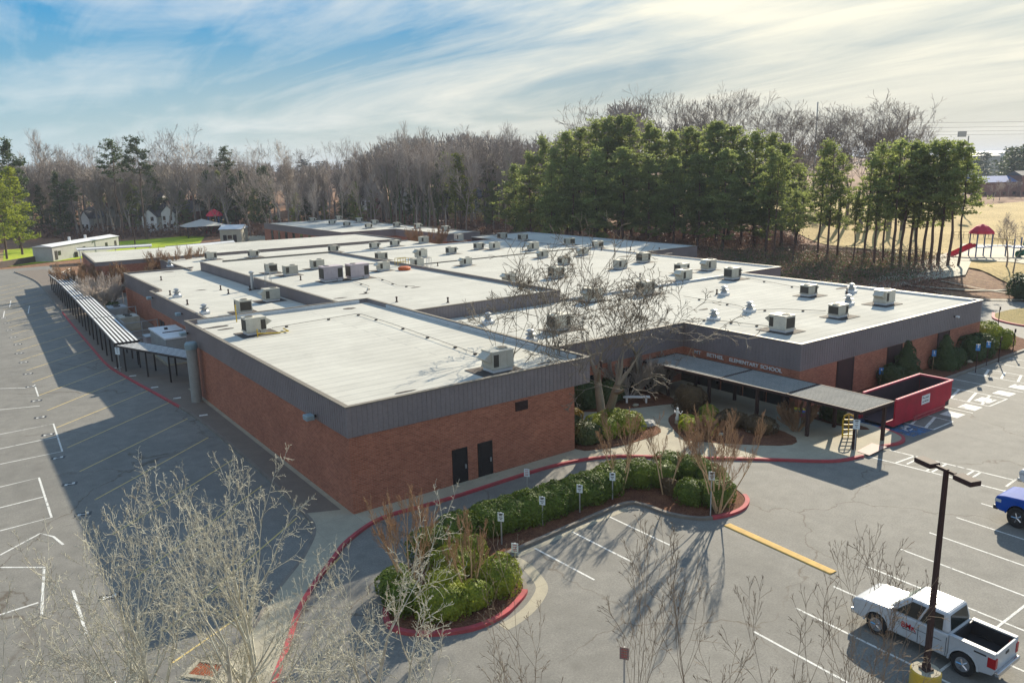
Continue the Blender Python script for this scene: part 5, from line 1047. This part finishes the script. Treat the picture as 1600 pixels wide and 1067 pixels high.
sky = [(-100, 215), (0, 222), (60, 212), (100, 208), (140, 215), (180, 225), (210, 222), (240, 210), (285, 205), (330, 222), (370, 228), (430, 232), (500, 232), (560, 222), (600, 200), (660, 193), (730, 190), (780, 190), (830, 196), (880, 190), (930, 178), (975, 140), (1020, 130), (1060, 138), (1110, 135), (1150, 128), (1200, 140), (1260, 150), (1320, 165), (1385, 138), (1440, 165), (1470, 195)]
def skyl(x): return float(np.interp(x, [a for a, _ in sky], [b for _, b in sky]))
# the skyline row of bare trees, individually
n = 0
for i, x in enumerate(np.linspace(-60, 820, 54)):
    wood_tree('sky' if i % 2 else 'bare', x+rng.uniform(-6, 6), skyl(x)+rng.choice((-16, -8, 4, 14, 24)), rng.uniform(235, 262)+(16 if x < 350 else 0), 'leafless grey tree in the front row of the woods behind the school', 'leafless trees of the woods', rng.uniform(.7, 1.05))
for i, x in enumerate(np.linspace(-70, 900, 38)):
    wood_tree('bare', x+rng.uniform(-9, 9), skyl(x)+rng.uniform(18, 60), rng.uniform(222, 240)+(24 if x < 350 else 0), 'leafless grey tree in the front row of the woods behind the school', 'leafless trees of the woods', rng.uniform(.7, 1.))
lab = ['rounded', 'broad', 'slender', 'tall forked', 'narrow', 'wide']
big = [(812, 205, 235), (850, 200, 240), (905, 192, 235), (940, 178, 230), (972, 145, 215), (1000, 128, 212), (1032, 142, 214), (1060, 135, 216), (1088, 150, 214), (1115, 130, 212), (1150, 132, 210), (1180, 140, 212), (1205, 150, 210), (1240, 165, 205), (1265, 148, 205), (1300, 160, 203), (1322, 185, 200), (1358, 160, 198), (1388, 136, 195), (1425, 175, 195), (1444, 205, 195)]
for i, (x, y, s_) in enumerate(big):
    wood_tree('sky', x, y, s_, f'{lab[i % 6]} leafless tree on the skyline above the pines, {ORD[i]} from left', 'bare trees on the skyline above the pines', 1.2 if x > 1230 else 1.0)
for i, (x, y, w, s_) in enumerate(((830, 205, 1, 236), (1170, 160, 1, 214), (1214, 155, .9, 214), (1335, 170, 1.0, 204), (1372, 150, 1.2, 202), (1405, 148, 1.2, 201))):
    wood_tree('sky', x, y, s_, 'leafless tree standing behind the skyline row of bare trees', 'second row above the pines', w)
# ivy clad trunks and pines in the woods
for i, x in enumerate((604, 618, 626, 640, 655, 662, 678, 706)):
    wood_tree('ivy', x, 205+rng.uniform(0, 25), 228+rng.uniform(0, 6), f'bare tree with ivy green trunk behind the farthest roof, {ORD[i]} from the left', 'ivy clad trees', .7)
for i_ in range(26):
    xx = rng.uniform(-40, 800); wood_tree(rng.choice(('pine', 'pine', 'dark')), xx, skyl(xx)+rng.uniform(45, 95), rng.uniform(250, 262), 'green pine scattered among the leafless trees behind the school', 'scattered pines in the woods', rng.uniform(.8, 1.3))
for x, y, s_, k, lb in ((14, 262, 196, 'yel', 'sunlit yellow green pine at the left edge'), (-12, 262, 186, 'yel', 'yellow green pine cut off by the left edge'), (6, 222, 215, 'dark', 'dark pine behind the yellow green pine at left'), (84, 272, 238, 'dark', 'dark evergreen left of the portable classroom'), (108, 282, 240, 'tall', 'smaller dark pine right of the dark evergreen'), (172, 222, 238, 'tall', 'left one of two tall umbrella pines'), (210, 216, 236, 'tall', 'right and taller one of two umbrella pines'), (320, 268, 258, 'dark', 'dark evergreen behind the left playground'), (345, 232, 258, 'tall', 'pine over the left playground'), (374, 268, 256, 'dark', 'narrow dark evergreen right of the left playground'), (535, 300, 236, 'dark', 'small dark pine behind the farthest roof'), (553, 285, 240, 'pine', 'olive pine right of the small dark pine'), (716, 242, 232, 'yel', 'sunlit green tree right of the ivy clad trees'), (768, 285, 225, 'pine', 'green pine before the brown slope'), (410, 262, 228, 'dark', 'dark green tree left of the farthest roof')):
    wood_tree(k, x, y, s_, lb, None, 1.1 if k == 'yel' else 1.)
# the pine stand
stand = [(805, 262, 196), (826, 245, 192), (848, 222, 194), (866, 238, 184), (884, 212, 188), (904, 205, 186), (926, 196, 184), (948, 190, 182), (968, 186, 184), (990, 190, 182), (1010, 198, 180), (1028, 206, 178), (1050, 212, 176), (1072, 204, 174), (1090, 212, 172), (1108, 200, 168), (1125, 196, 166), (1144, 204, 164), (1165, 218, 162), (1186, 214, 158), (1205, 216, 156), (1228, 230, 154), (1250, 262, 158),
         (858, 262, 172), (895, 250, 170), (935, 240, 168), (975, 236, 166), (1015, 246, 163), (1055, 250, 160), (1095, 246, 156), (1135, 238, 152)]
stand = [(x, y-4, s_) for x, y, s_ in stand]
for i, (x, y, s_) in enumerate(sorted(stand)):
    wood_tree('pine', x, y, s_, f'tall green pine in the dense stand behind the right wing, {ORD[i] if i < 30 else "last"} from the left', 'pines of the dense stand', rng.uniform(1.05, 1.6))
row = [(1205, 232, 140), (1217, 246, 138), (1288, 222, 139), (1303, 228, 137), (1318, 246, 139), (1362, 240, 134), (1380, 226, 131), (1394, 238, 133), (1410, 222, 129), (1421, 226, 131), (1436, 224, 132), (1447, 230, 131), (1458, 222, 130), (1470, 228, 129), (1483, 222, 127), (1499, 222, 125), (1515, 232, 124), (1246, 300, 132), (1340, 300, 135)]
for i, (x, y, s_) in enumerate(sorted(row)):
    wood_tree('row', x, y, s_, f'slim trunked green pine at the edge of the playing field, {ORD[i]} from the left', 'pines along the field edge', rng.uniform(.85, 1.3))
for i, (x, y, s_) in enumerate(((1582, 330, 122), (1592, 345, 118))):
    wood_tree('bare', x, y, s_, ['small bare tree beside the right playground', 'second small bare tree at the right edge'][i], 'small bare trees at right', 1.3)
for i in range(16):
    x = rng.uniform(1555, 1700); wood_tree('bare', x, rng.uniform(268, 292), rng.uniform(330, 372), 'leafless tree between the playing field and the blue roofed building', 'leafless trees past the field', 1.5)
# woods too far and too dense to count, as one mass each
def mass(name, label, cat, items, mat_b, mat_l=None):
    g = []
    for geo, x, y, z, f, w, rz in items:
        c, s = math.cos(rz), math.sin(rz)
        for k in (0, 1): V, Q = geo[k]; V2 = np.stack([(V[:, 0]*c-V[:, 1]*s)*f*w+x, (V[:, 0]*s+V[:, 1]*c)*f*w+y, V[:, 2]*f+z], 1); g.append((V2, Q))
    V, Q = merge(g); o = mesh_np(name, V, Q, mat_b); return tag(o, label, cat, None, 'stuff')
PBF = dict(PBK); PBF.update(max=2, ns=[6, 5, 3], nc=[1.6, 3.6], first=[.5, .1], rmin=.06)
far_lib = [bare(450+i, 20, .3, PBF) for i in range(3)]
it = []
for i in range(300):
    x = rng.uniform(-120, 1000); s_ = rng.uniform(248, 345); q = ats(x, max(skyl(x)+4, 240 if x < 560 else 0)+rng.uniform(0, 14)+(345-s_)*.06, s_); g = float(hgt(q[0], q[1])); it.append((far_lib[i % 3], q[0], q[1], g, max(8, (q[2]-g)-1.5)/20, 1.2, rng.uniform(0, 6)))
for i in range(10):
    x = rng.uniform(960, 1300); s_ = rng.uniform(225, 262); q = ats(x, skyl(x)+45+rng.uniform(0, 30), s_); g = float(hgt(q[0], q[1])); it.append((far_lib[i % 3], q[0], q[1], g, max(8, (q[2]-g))/20, 1.2, rng.uniform(0, 6)))
mass('bare_woods', 'grey brown leafless woods filling the hillside behind the first trees', 'woods', it, TWG)
pf = [pine_geo(540, 16, 3.4, .1, 26, 4, 10, 1.2, .6), pine_geo(541, 16, 3.4, .15, 26, 4, 10, 1.2, .5)]
it = []
for i in range(70):
    x = rng.choice((rng.uniform(-80, 1250), rng.uniform(600, 1200))); s_ = rng.uniform(254, 330) if x < 800 else rng.uniform(190, 250); q = ats(x, 300, s_); g = float(hgt(q[0], q[1])); it.append((pf[i % 2], q[0], q[1], g, rng.uniform(.35, .9), rng.uniform(.7, 1.2), rng.uniform(0, 6)))
mass('evergreen_undergrowth', 'dark evergreens scattered low in the woods', 'undergrowth', it, DKG)
it = []
for i in range(120):
    x = rng.uniform(1490, 1900); s_ = rng.uniform(420, 900); q = ats(x, 222+rng.uniform(0, 12)+(1600-x)*.05, s_); g = float(hgt(q[0], q[1])); it.append((pf[i % 2], q[0], q[1], g, max(5., min(26, q[2]-g))/16, 1.8, rng.uniform(0, 6)))
mass('far_tree_line', 'distant blue green tree line at the right edge under the sky', 'tree line', it, DKG)
it = []
for i in range(500):
    x = rng.uniform(-2500, 4500); s_ = rng.uniform(420, 1100); q = ats(400, 300, s_); P_ = np.array(CAM[:2])+FH*s_+RH*(x-1000)*.45*s_/700
    g = float(hgt(*P_)); it.append((pf[i % 2], P_[0], P_[1], g, rng.uniform(.8, 1.3), 2.4, rng.uniform(0, 6)))
it = [q for q in it if abs(((q[1]-CAM[0])*RH[0]+(q[2]-CAM[1])*RH[1])/((q[1]-CAM[0])*FH[0]+(q[2]-CAM[1])*FH[1])-.72) > .2]
mass('distant_woods', 'distant woods along the horizon', 'woods', it, leafm('far_wood', (.05, .055, .03), (.035, .035, .025), .1))
# scrub: leaf litter, brush and brambles at the foot of the pines
def scrub(name, label, pts_fn, n, mat, h=1.2, size=.16, seed=9):
    g = np.random.default_rng(seed); c = np.array([pts_fn(g) for _ in range(n)]); z = hgt(c[:, 0], c[:, 1]); cl = np.abs(np.sin(c[:, 0]*.35+np.sin(c[:, 1]*.3)*2)*np.cos(c[:, 1]*.27+c[:, 0]*.1))**1.5
    P = np.stack([c[:, 0], c[:, 1], z+g.random(n)**1.5*h*(.15+cl)], 1); V, Q = cards(P, g.normal(size=(n, 3)), g.uniform(.4, 1., n)*size*1.7, g.uniform(.2, .6, n)*size, g); return tag(mesh_np(name, V, Q, mat), label, 'undergrowth', None, 'stuff')
def inpoly(P):
    P = [np.array(p[:2]) for p in P]
    def f(g):
        u, v = g.random(), g.random(); a, b, c, d = P; return ((a*(1-u)+b*u)*(1-v)+(d*(1-u)+c*u)*v)+g.normal(0, 1.2, 2)
    return f
BRW = leafm('brown_scrub', (.30, .17, .11), (.14, .08, .06), .3, .2, 0.); 
scrub('brush', 'brown bramble and fallen leaves on the bank behind the right wing', inpoly([(66, 26), (88, 12), (130, 32), (100, 90)]), 42000, BRW, 1.8, .15)
scrub('green_brush', 'dark green low brush at the foot of the pines', inpoly([(72, 26), (92, 17), (125, 32), (104, 66)]), 17000, DKG, 2.2, .15, 11)
scrub('woods_edge_brush', 'tangled brown brush along the edge of the woods', inpoly([ats(-80, 300, 252)[:2], ats(900, 300, 226)[:2], ats(900, 300, 262)[:2], ats(-80, 300, 275)[:2]]), 60000, BRW, 3.6, .4, 12)
scrub('stand_brush', 'brown brush under the dense pine stand', inpoly([ats(780, 300, 200)[:2], ats(1250, 300, 150)[:2], ats(1250, 300, 185)[:2], ats(760, 300, 240)[:2]]), 40000, BRW, 3.5, .25, 13)
st(drape('grassy_slope', atg(655, 353), atg(800, 366), atg(815, 340), atg(700, 338), m_litter('slope_grass', ((.12, .09, .03), (.26, .17, .06), (.30, .26, .07)), .15, 1.5), .15, 16, .03))
# ------------------------------------------------------------------ houses beyond the woods
HW = pm('house_siding', (.42, .40, .34), (.34, .32, .28), .4, obj_rand=.2); HB = pm('house_brick', (.24, .11, .08), (.17, .08, .06), .5); HR = pm('shingle_roof', (.10, .10, .115), (.07, .07, .08), .5, obj_rand=.3)
def house(X_, Y_, s_, w, d, h, lb, rz, wall=HW, gab=True):
    q = ats(X_, Y_, s_); g = float(hgt(q[0], q[1])); r = root('gabled_house', (q[0], q[1], g), lb, 'house'); r.rotation_euler.z = rz
    MB().box(-w/2, -d/2, -1, w/2, d/2, h).build('wall', wall, r, local=True); rh = d*.42
    m_ = MB(); m_.add([(-w/2-.4, -d/2-.4, h-.1), (w/2+.4, -d/2-.4, h-.1), (w/2+.4, 0, h+rh), (-w/2-.4, 0, h+rh), (-w/2-.4, d/2+.4, h-.1), (w/2+.4, d/2+.4, h-.1)], [(0,1,2,3), (3,2,5,4)])
    o = m_.build('roof', HR, r, local=True); so = o.modifiers.new('thick', 'SOLIDIFY'); so.thickness = .25
    for x_ in (-w/2, w/2): MB().add([(x_, -d/2, h), (x_, d/2, h), (x_, 0, h+rh-.15)], [(0,2,1)]).build('gable', WHT, r, local=True)
    if gab:
        m_ = MB().box(-w*.28, -d/2-1.6, -1, w*.12, -d/2, h); m_.add([(-w*.28, -d/2-1.6, h), (w*.12, -d/2-1.6, h), (-w*.08, -d/2-1.6, h+2.2)], [(0,1,2)]); m_.build('front_gable', WHT, r, local=True)
        m_ = MB().add([(-w*.31, -d/2-1.8, h-.1), (-w*.08, -d/2-1.8, h+2.4), (-w*.08, 0, h+2.4), (-w*.31, 0, h-.1), (w*.15, -d/2-1.8, h-.1), (w*.15, 0, h-.1)], [(0,1,2,3), (1,4,5,2)]); o = m_.build('gable_roof', HR, r, local=True); so = o.modifiers.new('thick', 'SOLIDIFY'); so.thickness = .2
    for z in (1.1, 3.6):
        if z+1.3 < h:
            for x in (-w*.38, -w*.2, 0, w*.25, w*.4):
                fy = -d/2-(1.62 if gab and -w*.28 < x < w*.12 else .02); MB().box(x-.45, fy-.05, z, x+.45, fy, z+1.3).build('window', GLS, r, local=True)
    MB().box(w*.3, -.4, h, w*.3+.8, .4, h+rh+1.2).build('chimney', HB, r, local=True)
for a in ((160, 352, 262, 10, 8, 4.5, 'pale gabled house low behind the dark evergreen at left', R(-60), HW), (228, 305, 275, 14, 9, 8, 'two storey house with blue grey roof between the umbrella pines', R(-40), HW), (246, 334, 258, 11, 8, 5, 'cream house with white gables behind the field lamp', R(-30), HW), (284, 322, 259, 12, 9, 6, 'brick house with a pointed white gable behind the left playground', R(-50), HB), (350, 318, 270, 12, 9, 5.5, 'brick house right of the left playground', R(-35), HB), (476, 282, 300, 13, 9, 6, 'grey roofed house high in the woods', R(-70), HW), (640, 290, 300, 13, 9, 7, 'pale house seen between the ivy clad trees', R(-35), HW), (692, 300, 290, 12, 8, 5, 'low grey roofed house right of the ivy clad trees', R(-40), HW), (740, 300, 285, 10, 8, 5, 'pale house before the dense pines', R(-40), HW), (580, 305, 300, 9, 8, 6, 'pinkish house left of the ivy clad trees', R(-40), HB)):
    house(*a[:6], a[6], a[7], a[8])
# portable classrooms
def portable(name, lb, a, b, d, h, wall, gable):
    a, b = np.array(a[:2]), np.array(b[:2]); u = (b-a)/np.hypot(*(b-a)); v = np.array([-u[1], u[0]]); z = float(hgt(*a)); c, e = b+v*d, a+v*d
    r = root(name, (a[0], a[1], z), lb, 'portable classroom'); MB().prism([tuple(a), tuple(b), tuple(c), tuple(e)], z, z+h).build('wall', wall, r)
    o_ = .3; P = [tuple(a-u*o_-v*o_), tuple(b+u*o_-v*o_), tuple(c+u*o_+v*o_), tuple(e-u*o_+v*o_)]; m1, m2 = (np.array(P[1])+np.array(P[2]))/2, (np.array(P[0])+np.array(P[3]))/2
    MB().add([(*P[0], z+h), (*P[1], z+h), (*P[2], z+h), (*P[3], z+h), (*m1, z+h+gable), (*m2, z+h+gable)], [(0,1,4,5), (5,4,2,3), (0,5,3), (1,2,4), (0,3,2,1)]).build('roof', WHT, r)
    n = int(np.hypot(*(b-a))/5)
    for k in range(0, n, 2):
        q = a+u*(2+k*5); w = MB(); w.prism([tuple(q-v*.04), tuple(q+u*1.1-v*.04), tuple(q+u*1.1), tuple(q)], z+1.2, z+2.2); w.build('window', GLS, r)
    for k in (0, 1): q = a+u*(.8+k*(np.hypot(*(b-a))-3)); MB().prism([tuple(q-v*.05), tuple(q+u*.95-v*.05), tuple(q+u*.95), tuple(q)], z+.3, z+2.3).build('door', DOOR, r)
    return r, a, u, v, z
PW = pm('portable_wall', (.36, .37, .35), (.28, .29, .27), .6)
r, a, u, v, z = portable('portable_classroom', 'long low grey portable classroom block beside the green field', atg(84, 409), atg(187, 389), 4.5, 3.3, PW, .5)
q = a+u*12+v*3; 
for k in (0, 1): MB().cyl(q[0]+k*4, q[1]+k*4, z+3.4, z+4.6, .3).build('roof_vent', WHT, r)
portable('portable_classroom', 'square beige portable classroom with a low gabled roof behind the strip roof', atg(345, 381), atg(378, 380), 8, 3.8, pm('beige_wall', (.40, .38, .30), (.33, .31, .25), .6), 1.)
# playgrounds
def play(name, lb, p, rz, shade):
    z = float(hgt(p[0], p[1])); r = root(name, (p[0], p[1], z), lb, 'playground'); r.rotation_euler.z = rz
    pr = pm('play_red', (.62, .03, .07)); pg = pm('play_green', (.02, .16, .10)); pb = pm('play_blue', (.04, .12, .3))
    for x, y in ((-1, -1), (1, -1), (1, 1), (-1, 1), (4, -1), (4, 1), (6, -1), (6, 1)): MB().cyl(x, y, 0, 3.4 if x < 3 else 2.6, .09, n=8).build('post', pb, r, local=True)
    MB().box(-1, -1, 1.4, 1, 1, 1.52).box(4, -1, 1.3, 6, 1, 1.42).box(1, -.4, 1.5, 4, .4, 1.58).build('deck', pb, r, local=True)
    MB().lathe(0, 0, [(1.7, 3.3), (1.5, 3.7), (.8, 4.3), (.1, 4.6)], 8).build('roof', pr, r, local=True)
    for s in (-.55, .55):
        m_ = MB(); m_.add([(-1, s-.3, 1.6), (-1, s+.3, 1.6), (-4, s+.3, .2), (-4, s-.3, .2), (-1, s-.35, 1.95), (-1, s+.35, 1.95), (-4, s+.35, .5), (-4, s-.35, .5)], [(0,1,2,3), (0,3,7,4), (1,5,6,2), (0,4,5,1)]); m_.build('slide', pr, r, local=True)
    pts = [(6.2+1.1*math.sin(t*.8), 1.1*math.cos(t*.8)-.3, 1.9-.24*t) for t in range(8)]; MB().tube(pts, .42, 9).build('tube_slide', pg, r, local=True)
    m_ = MB()
    for k in range(5): m_.tube([(1.2+k*.65, -.9, 1.6), (1.2+k*.65, -.9, 2.4)], .03, 4)
    m_.tube([(1, -.9, 2.4), (4, -.9, 2.4)], .04, 5).tube([(1, .9, 2.4), (4, .9, 2.4)], .04, 5).build('rails', YMT, r, local=True)
    return r
play('playground_set', 'red roofed playground with twin red slides and a green tube at right', atg(1530, 402), R(-40), 0).scale = (1.25,)*3
play('playground_set', 'red and blue playground behind the portable classroom at left', atg(338, 364), R(60), 1).scale = (1.6,)*3
p = atg(318, 369); r = root('shade_canopy', p, 'pale pyramid shade canopy in front of the left playground', 'canopy')
MB().add([(-6, -5, 3.2), (6, -5, 3.2), (6, 5, 3.2), (-6, 5, 3.2), (0, 0, 5.2)], [(0,1,4), (1,2,4), (2,3,4), (3,0,4), (0,3,2,1)]).build('roof', pm('pale_fabric', (.55, .52, .46)), r, local=True)
m_ = MB()
for x, y in ((-5.5, -4.5), (5.5, -4.5), (5.5, 4.5), (-5.5, 4.5)): m_.cyl(x, y, 0, 3.2, .12, n=8)
m_.build('post', BLK, r, local=True)
# poles, fences and wires far away
def pole(px_, yb, yt, lb, rad=.16, head=True, mat=BRZ, name='field_lamp', cat='lamp post'):
    b = atg(px_, yb); s_ = (b[0]-CAM[0])*FH[0]+(b[1]-CAM[1])*FH[1]; t = ats(px_, yt, s_); r = root(name, b, lb, cat); h = t[2]-b[2]
    MB().cyl(0, 0, 0, h, rad, rad*.6, 8).build('pole', mat, r, local=True)
    if head: MB().obox((0, 0, h), (1.6, .5, .3)).build('lamp_head', mat, r, local=True)
pole(212, 389, 336, 'tall thin lamp post at the middle of the green field'); pole(186, 384, 370, 'short pole at the right end of the long portable', head=False, name='utility_pole', cat='pole'); pole(351, 378, 351, 'dark pole before the beige portable classroom', head=False, name='utility_pole', cat='pole')
pole(1502, 330, 213, 'tall stadium light showing over the last pine', .35, False, GAL, 'stadium_light', 'floodlight mast')
b = atg(1502, 330); s_ = (b[0]-CAM[0])*FH[0]+(b[1]-CAM[1])*FH[1]; t = ats(1503, 213, s_); r = root('stadium_lamp_bank', t, 'grey lamp bank on top of the stadium mast', 'floodlight'); MB().obox((0, 0, .6), (2.4, .8, 1.7), R(-40)).build('lamp_panel', GAL, r, local=True)
pole(1366, 300, 212, 'slim bare utility pole behind the pines', .14, False, name='utility_pole', cat='pole'); pole(1268, 330, 160, 'pale lattice like mast far behind the bare trees', .3, False, GAL, 'radio_mast', 'mast'); pole(1552, 296, 258, 'dark pole before the blue roofed building', .2, False, name='utility_pole', cat='pole')
def frc(name, lb, pts, h):
    P = [atg(*q) for q in pts]; r = root(name, P[0], lb, 'fence'); m_ = MB(); w = MB()
    for i in range(len(P)-1):
        for k in range(9): q = P[i]*(1-k/9)+P[i+1]*(k/9); MB().cyl(q[0], q[1], q[2], q[2]+h, .05, n=5).build('post', BRZ, r)
        for f in (.5, 1.): w.tube([P[i]+np.array([0, 0, h*f]), P[i+1]+np.array([0, 0, h*f])], .03, 4)
    pass; w.build('rail', BRZ, r)
frc('chain_fence', 'low dark fence along the back of the left path', ((255, 366), (330, 362), (440, 358)), 1.6); frc('chain_fence', 'low fence around the right playground', ((1490, 372), (1560, 372), (1640, 380)), 1.4); frc('chain_fence', 'thin wire fence running through the pines', ((1190, 392), (1340, 395), (1480, 410)), 1.3)
for i, (y0, y1) in enumerate(((192, 186), (200, 192), (206, 199), (211, 206))):
    A_, B_ = ats(1420, y0, 420), ats(1900, y1-4, 400); pts = [A_*(1-t)+B_*t-np.array([0, 0, 3.*4*t*(1-t)*.25]) for t in np.linspace(0, 1, 9)]
    o = MB().tube(pts, .05, 4).build('power_line', BLK); tag(o, ['topmost', 'second', 'third', 'lowest'][i]+' power line crossing the sky at the right', 'power line', 'power lines')
for i, x in enumerate((1420, 1900)):
    q = ats(x, 175, 420 if i == 0 else 400); g = float(hgt(q[0], q[1])); r = root('power_pole', (q[0], q[1], g), ['power pole hidden among the pines at right', 'power pole beyond the right edge'][i], 'pole') if i == 0 else None
    if r: MB().cyl(0, 0, 0, q[2]-g, .3, .2, 8).build('pole', BRZ, r, local=True)
def shed(lb, x, y, s_, w, d, h, wall, roofm, rz):
    q = ats(x, y, s_); g = float(hgt(q[0], q[1])); r = root('distant_building', (q[0], q[1], g), lb, 'building'); r.rotation_euler.z = rz; h = q[2]-g
    MB().box(-w/2, -d/2, 0, w/2, d/2, h).build('wall', wall, r, local=True)
    MB().add([(-w/2-.5, -d/2-.5, h), (w/2+.5, -d/2-.5, h), (w/2+.5, 0, h+d*.18), (-w/2-.5, 0, h+d*.18), (-w/2-.5, d/2+.5, h), (w/2+.5, d/2+.5, h)], [(0,1,2,3), (3,2,5,4), (0,3,4), (1,5,2), (0,4,5,1)]).build('roof', roofm, r, local=True)
    for k in range(6): MB().box(-w*.4+k*w*.14, -d/2-.08, 1, -w*.4+k*w*.14+1.5, -d/2-.01, 2.6).build('window', GLS, r, local=True)
shed('long building with a blue roof beyond the field at right', 1566, 284, 400, 34, 16, 6, HB, pm('blue_roof', (.10, .18, .42), (.08, .14, .34), .3), YAW-R(90))
shed('red brown building at the right edge beside the blue roof', 1600, 274, 395, 9, 12, 6, HB, HR, YAW-R(90))
shed('small white building far off before the distant trees', 1552, 240, 620, 34, 10, 5, WHT, WHT, YAW-R(95))
shed('low grey white roof left of the far white building', 1532, 244, 600, 24, 10, 4, HW, GAL, YAW-R(85))
# ------------------------------------------------------------------ sun, sky, exposure
sd = Vector((1.93, 1.0, 1.0)).normalized(); el = math.asin(sd.z); az = math.atan2(sd.x, sd.y)
sl = bpy.data.lights.new('sun', 'SUN'); so = bpy.data.objects.new('sun', sl); link(so); sl.energy = 3.6; sl.angle = R(.6); sl.color = (1., .90, .72); so.rotation_euler = sd.to_track_quat('Z', 'Y').to_euler(); so.location = (60, 30, 80)
w = bpy.data.worlds.new('World'); sc.world = w; w.use_nodes = True; t = w.node_tree; t.nodes.clear()
o = t.nodes.new('ShaderNodeOutputWorld'); bg = t.nodes.new('ShaderNodeBackground'); t.links.new(bg.outputs[0], o.inputs[0]); bg.inputs[1].default_value = .142
skt = t.nodes.new('ShaderNodeTexSky'); skt.sky_type = 'NISHITA'; skt.sun_disc = False; skt.sun_elevation = el; skt.sun_rotation = az; skt.air_density = 1.; skt.dust_density = .6; skt.ozone_density = 1.4
tc = t.nodes.new('ShaderNodeTexCoord').outputs['Generated']
sep = t.nodes.new('ShaderNodeSeparateXYZ'); t.links.new(tc, sep.inputs[0])
def M_(op, a, b=None, c=None):
    n = t.nodes.new('ShaderNodeMath'); n.operation = op
    for i, v in enumerate((a, b, c)):
        if v is None: continue
        if hasattr(v, 'links'): t.links.new(v, n.inputs[i])
        else: n.inputs[i].default_value = v
    return n.outputs[0]
zz = M_('ADD', M_('MAXIMUM', sep.outputs[2], 0.), .09)
cb = t.nodes.new('ShaderNodeCombineXYZ'); t.links.new(M_('DIVIDE', sep.outputs[0], zz), cb.inputs[0]); t.links.new(M_('DIVIDE', sep.outputs[1], zz), cb.inputs[1])
mp = t.nodes.new('ShaderNodeMapping'); mp.inputs['Rotation'].default_value = (0, 0, R(-20)); mp.inputs['Scale'].default_value = (.62, .34, 1); mp.inputs['Location'].default_value = (3.1, 1.7, 0); t.links.new(cb.outputs[0], mp.inputs[0])
n1 = noise(t, mp.outputs[0], .9, 9, .58, 1.3); mp2 = t.nodes.new('ShaderNodeMapping'); mp2.inputs['Rotation'].default_value = (0, 0, R(35)); mp2.inputs['Scale'].default_value = (1.7, .4, 1); t.links.new(cb.outputs[0], mp2.inputs[0]); n2 = noise(t, mp2.outputs[0], 1.6, 8, .65, .8)
dp = t.nodes.new('ShaderNodeVectorMath'); dp.operation = 'DOT_PRODUCT'; t.links.new(tc, dp.inputs[0]); dp.inputs[1].default_value = tuple(sd); sunp = M_('MAXIMUM', dp.outputs['Value'], 0.)
cov = M_('ADD', M_('MULTIPLY', n1, .74), M_('MULTIPLY', n2, .26)); cov = M_('ADD', cov, M_('MULTIPLY', M_('POWER', sunp, 5.), .16))
dv = t.nodes.new('ShaderNodeVectorMath'); dv.operation = 'DOT_PRODUCT'; t.links.new(tc, dv.inputs[0]); dv.inputs[1].default_value = (-.6, -.8, .1); cov = M_('ADD', cov, M_('MULTIPLY', M_('MAXIMUM', dv.outputs['Value'], 0.), .15))  # extra unseen cloud behind the camera, added as fill for the shaded walls
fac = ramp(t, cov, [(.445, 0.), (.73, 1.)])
ccol = ramp(t, sunp, [(.35, (.95, 1.0, 1.02)), (.72, (1.0, 1.0, .95)), (.93, (1.2, 1.15, .94))])
cs = t.nodes.new('ShaderNodeVectorMath'); cs.operation = 'SCALE'; t.links.new(ccol, cs.inputs[0]); cs.inputs['Scale'].default_value = 2.5
lum = t.nodes.new('ShaderNodeRGBToBW'); t.links.new(skt.outputs[0], lum.inputs[0]); kk = M_('DIVIDE', 1.25, M_('ADD', lum.outputs[0], .9))
sv = t.nodes.new('ShaderNodeVectorMath'); sv.operation = 'SCALE'; t.links.new(skt.outputs[0], sv.inputs[0]); t.links.new(kk, sv.inputs['Scale'])
hs = node(t, 'HueSaturation', Saturation=1.55, Value=1.); hs.inputs['Hue'].default_value = .482; tn = t.nodes.new('ShaderNodeVectorMath'); tn.operation = 'MULTIPLY'; tn.inputs[1].default_value = (.66, .88, 1.22); t.links.new(sv.outputs[0], tn.inputs[0]); t.links.new(tn.outputs[0], hs.inputs['Color'])
hz_c = ramp(t, sunp, [(.3, (.62, .90, 1.06)), (.62, (.84, .98, 1.0)), (.9, (1.08, 1.04, .90))]); hc = t.nodes.new('ShaderNodeVectorMath'); hc.operation = 'SCALE'; t.links.new(hz_c, hc.inputs[0]); hc.inputs['Scale'].default_value = 2.05
hf = ramp(t, sep.outputs[2], [(0., .85), (.05, .6), (.2, 0.)])
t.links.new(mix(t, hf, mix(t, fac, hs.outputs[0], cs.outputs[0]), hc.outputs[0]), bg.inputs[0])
sc.view_settings.view_transform = 'Standard'; sc.view_settings.look = 'None'; sc.view_settings.exposure = 1.4; sc.view_settings.gamma = 1.; sc.view_settings.use_curve_mapping = False
sc.render.engine = 'CYCLES'; sc.cycles.max_bounces = 5; sc.cycles.diffuse_bounces = 3; sc.cycles.glossy_bounces = 2; sc.cycles.transparent_max_bounces = 6; sc.cycles.caustics_reflective = False; sc.cycles.caustics_refractive = False
# ------------------------------------------------------------------ air
hm = bpy.data.materials.new('haze_air'); hm.use_nodes = True; t = hm.node_tree; t.nodes.clear(); o = t.nodes.new('ShaderNodeOutputMaterial'); v = t.nodes.new('ShaderNodeVolumePrincipled')
v.inputs['Color'].default_value = (.80, .86, 1., 1); v.inputs['Density'].default_value = .00019; v.inputs['Anisotropy'].default_value = 0.; t.links.new(v.outputs[0], o.inputs['Volume'])
hz = MB().box(-6800, -6800, -14, 7200, 7600, 62).build('haze', hm); hz['kind'] = 'stuff'
sc.cycles.volume_bounces = 0
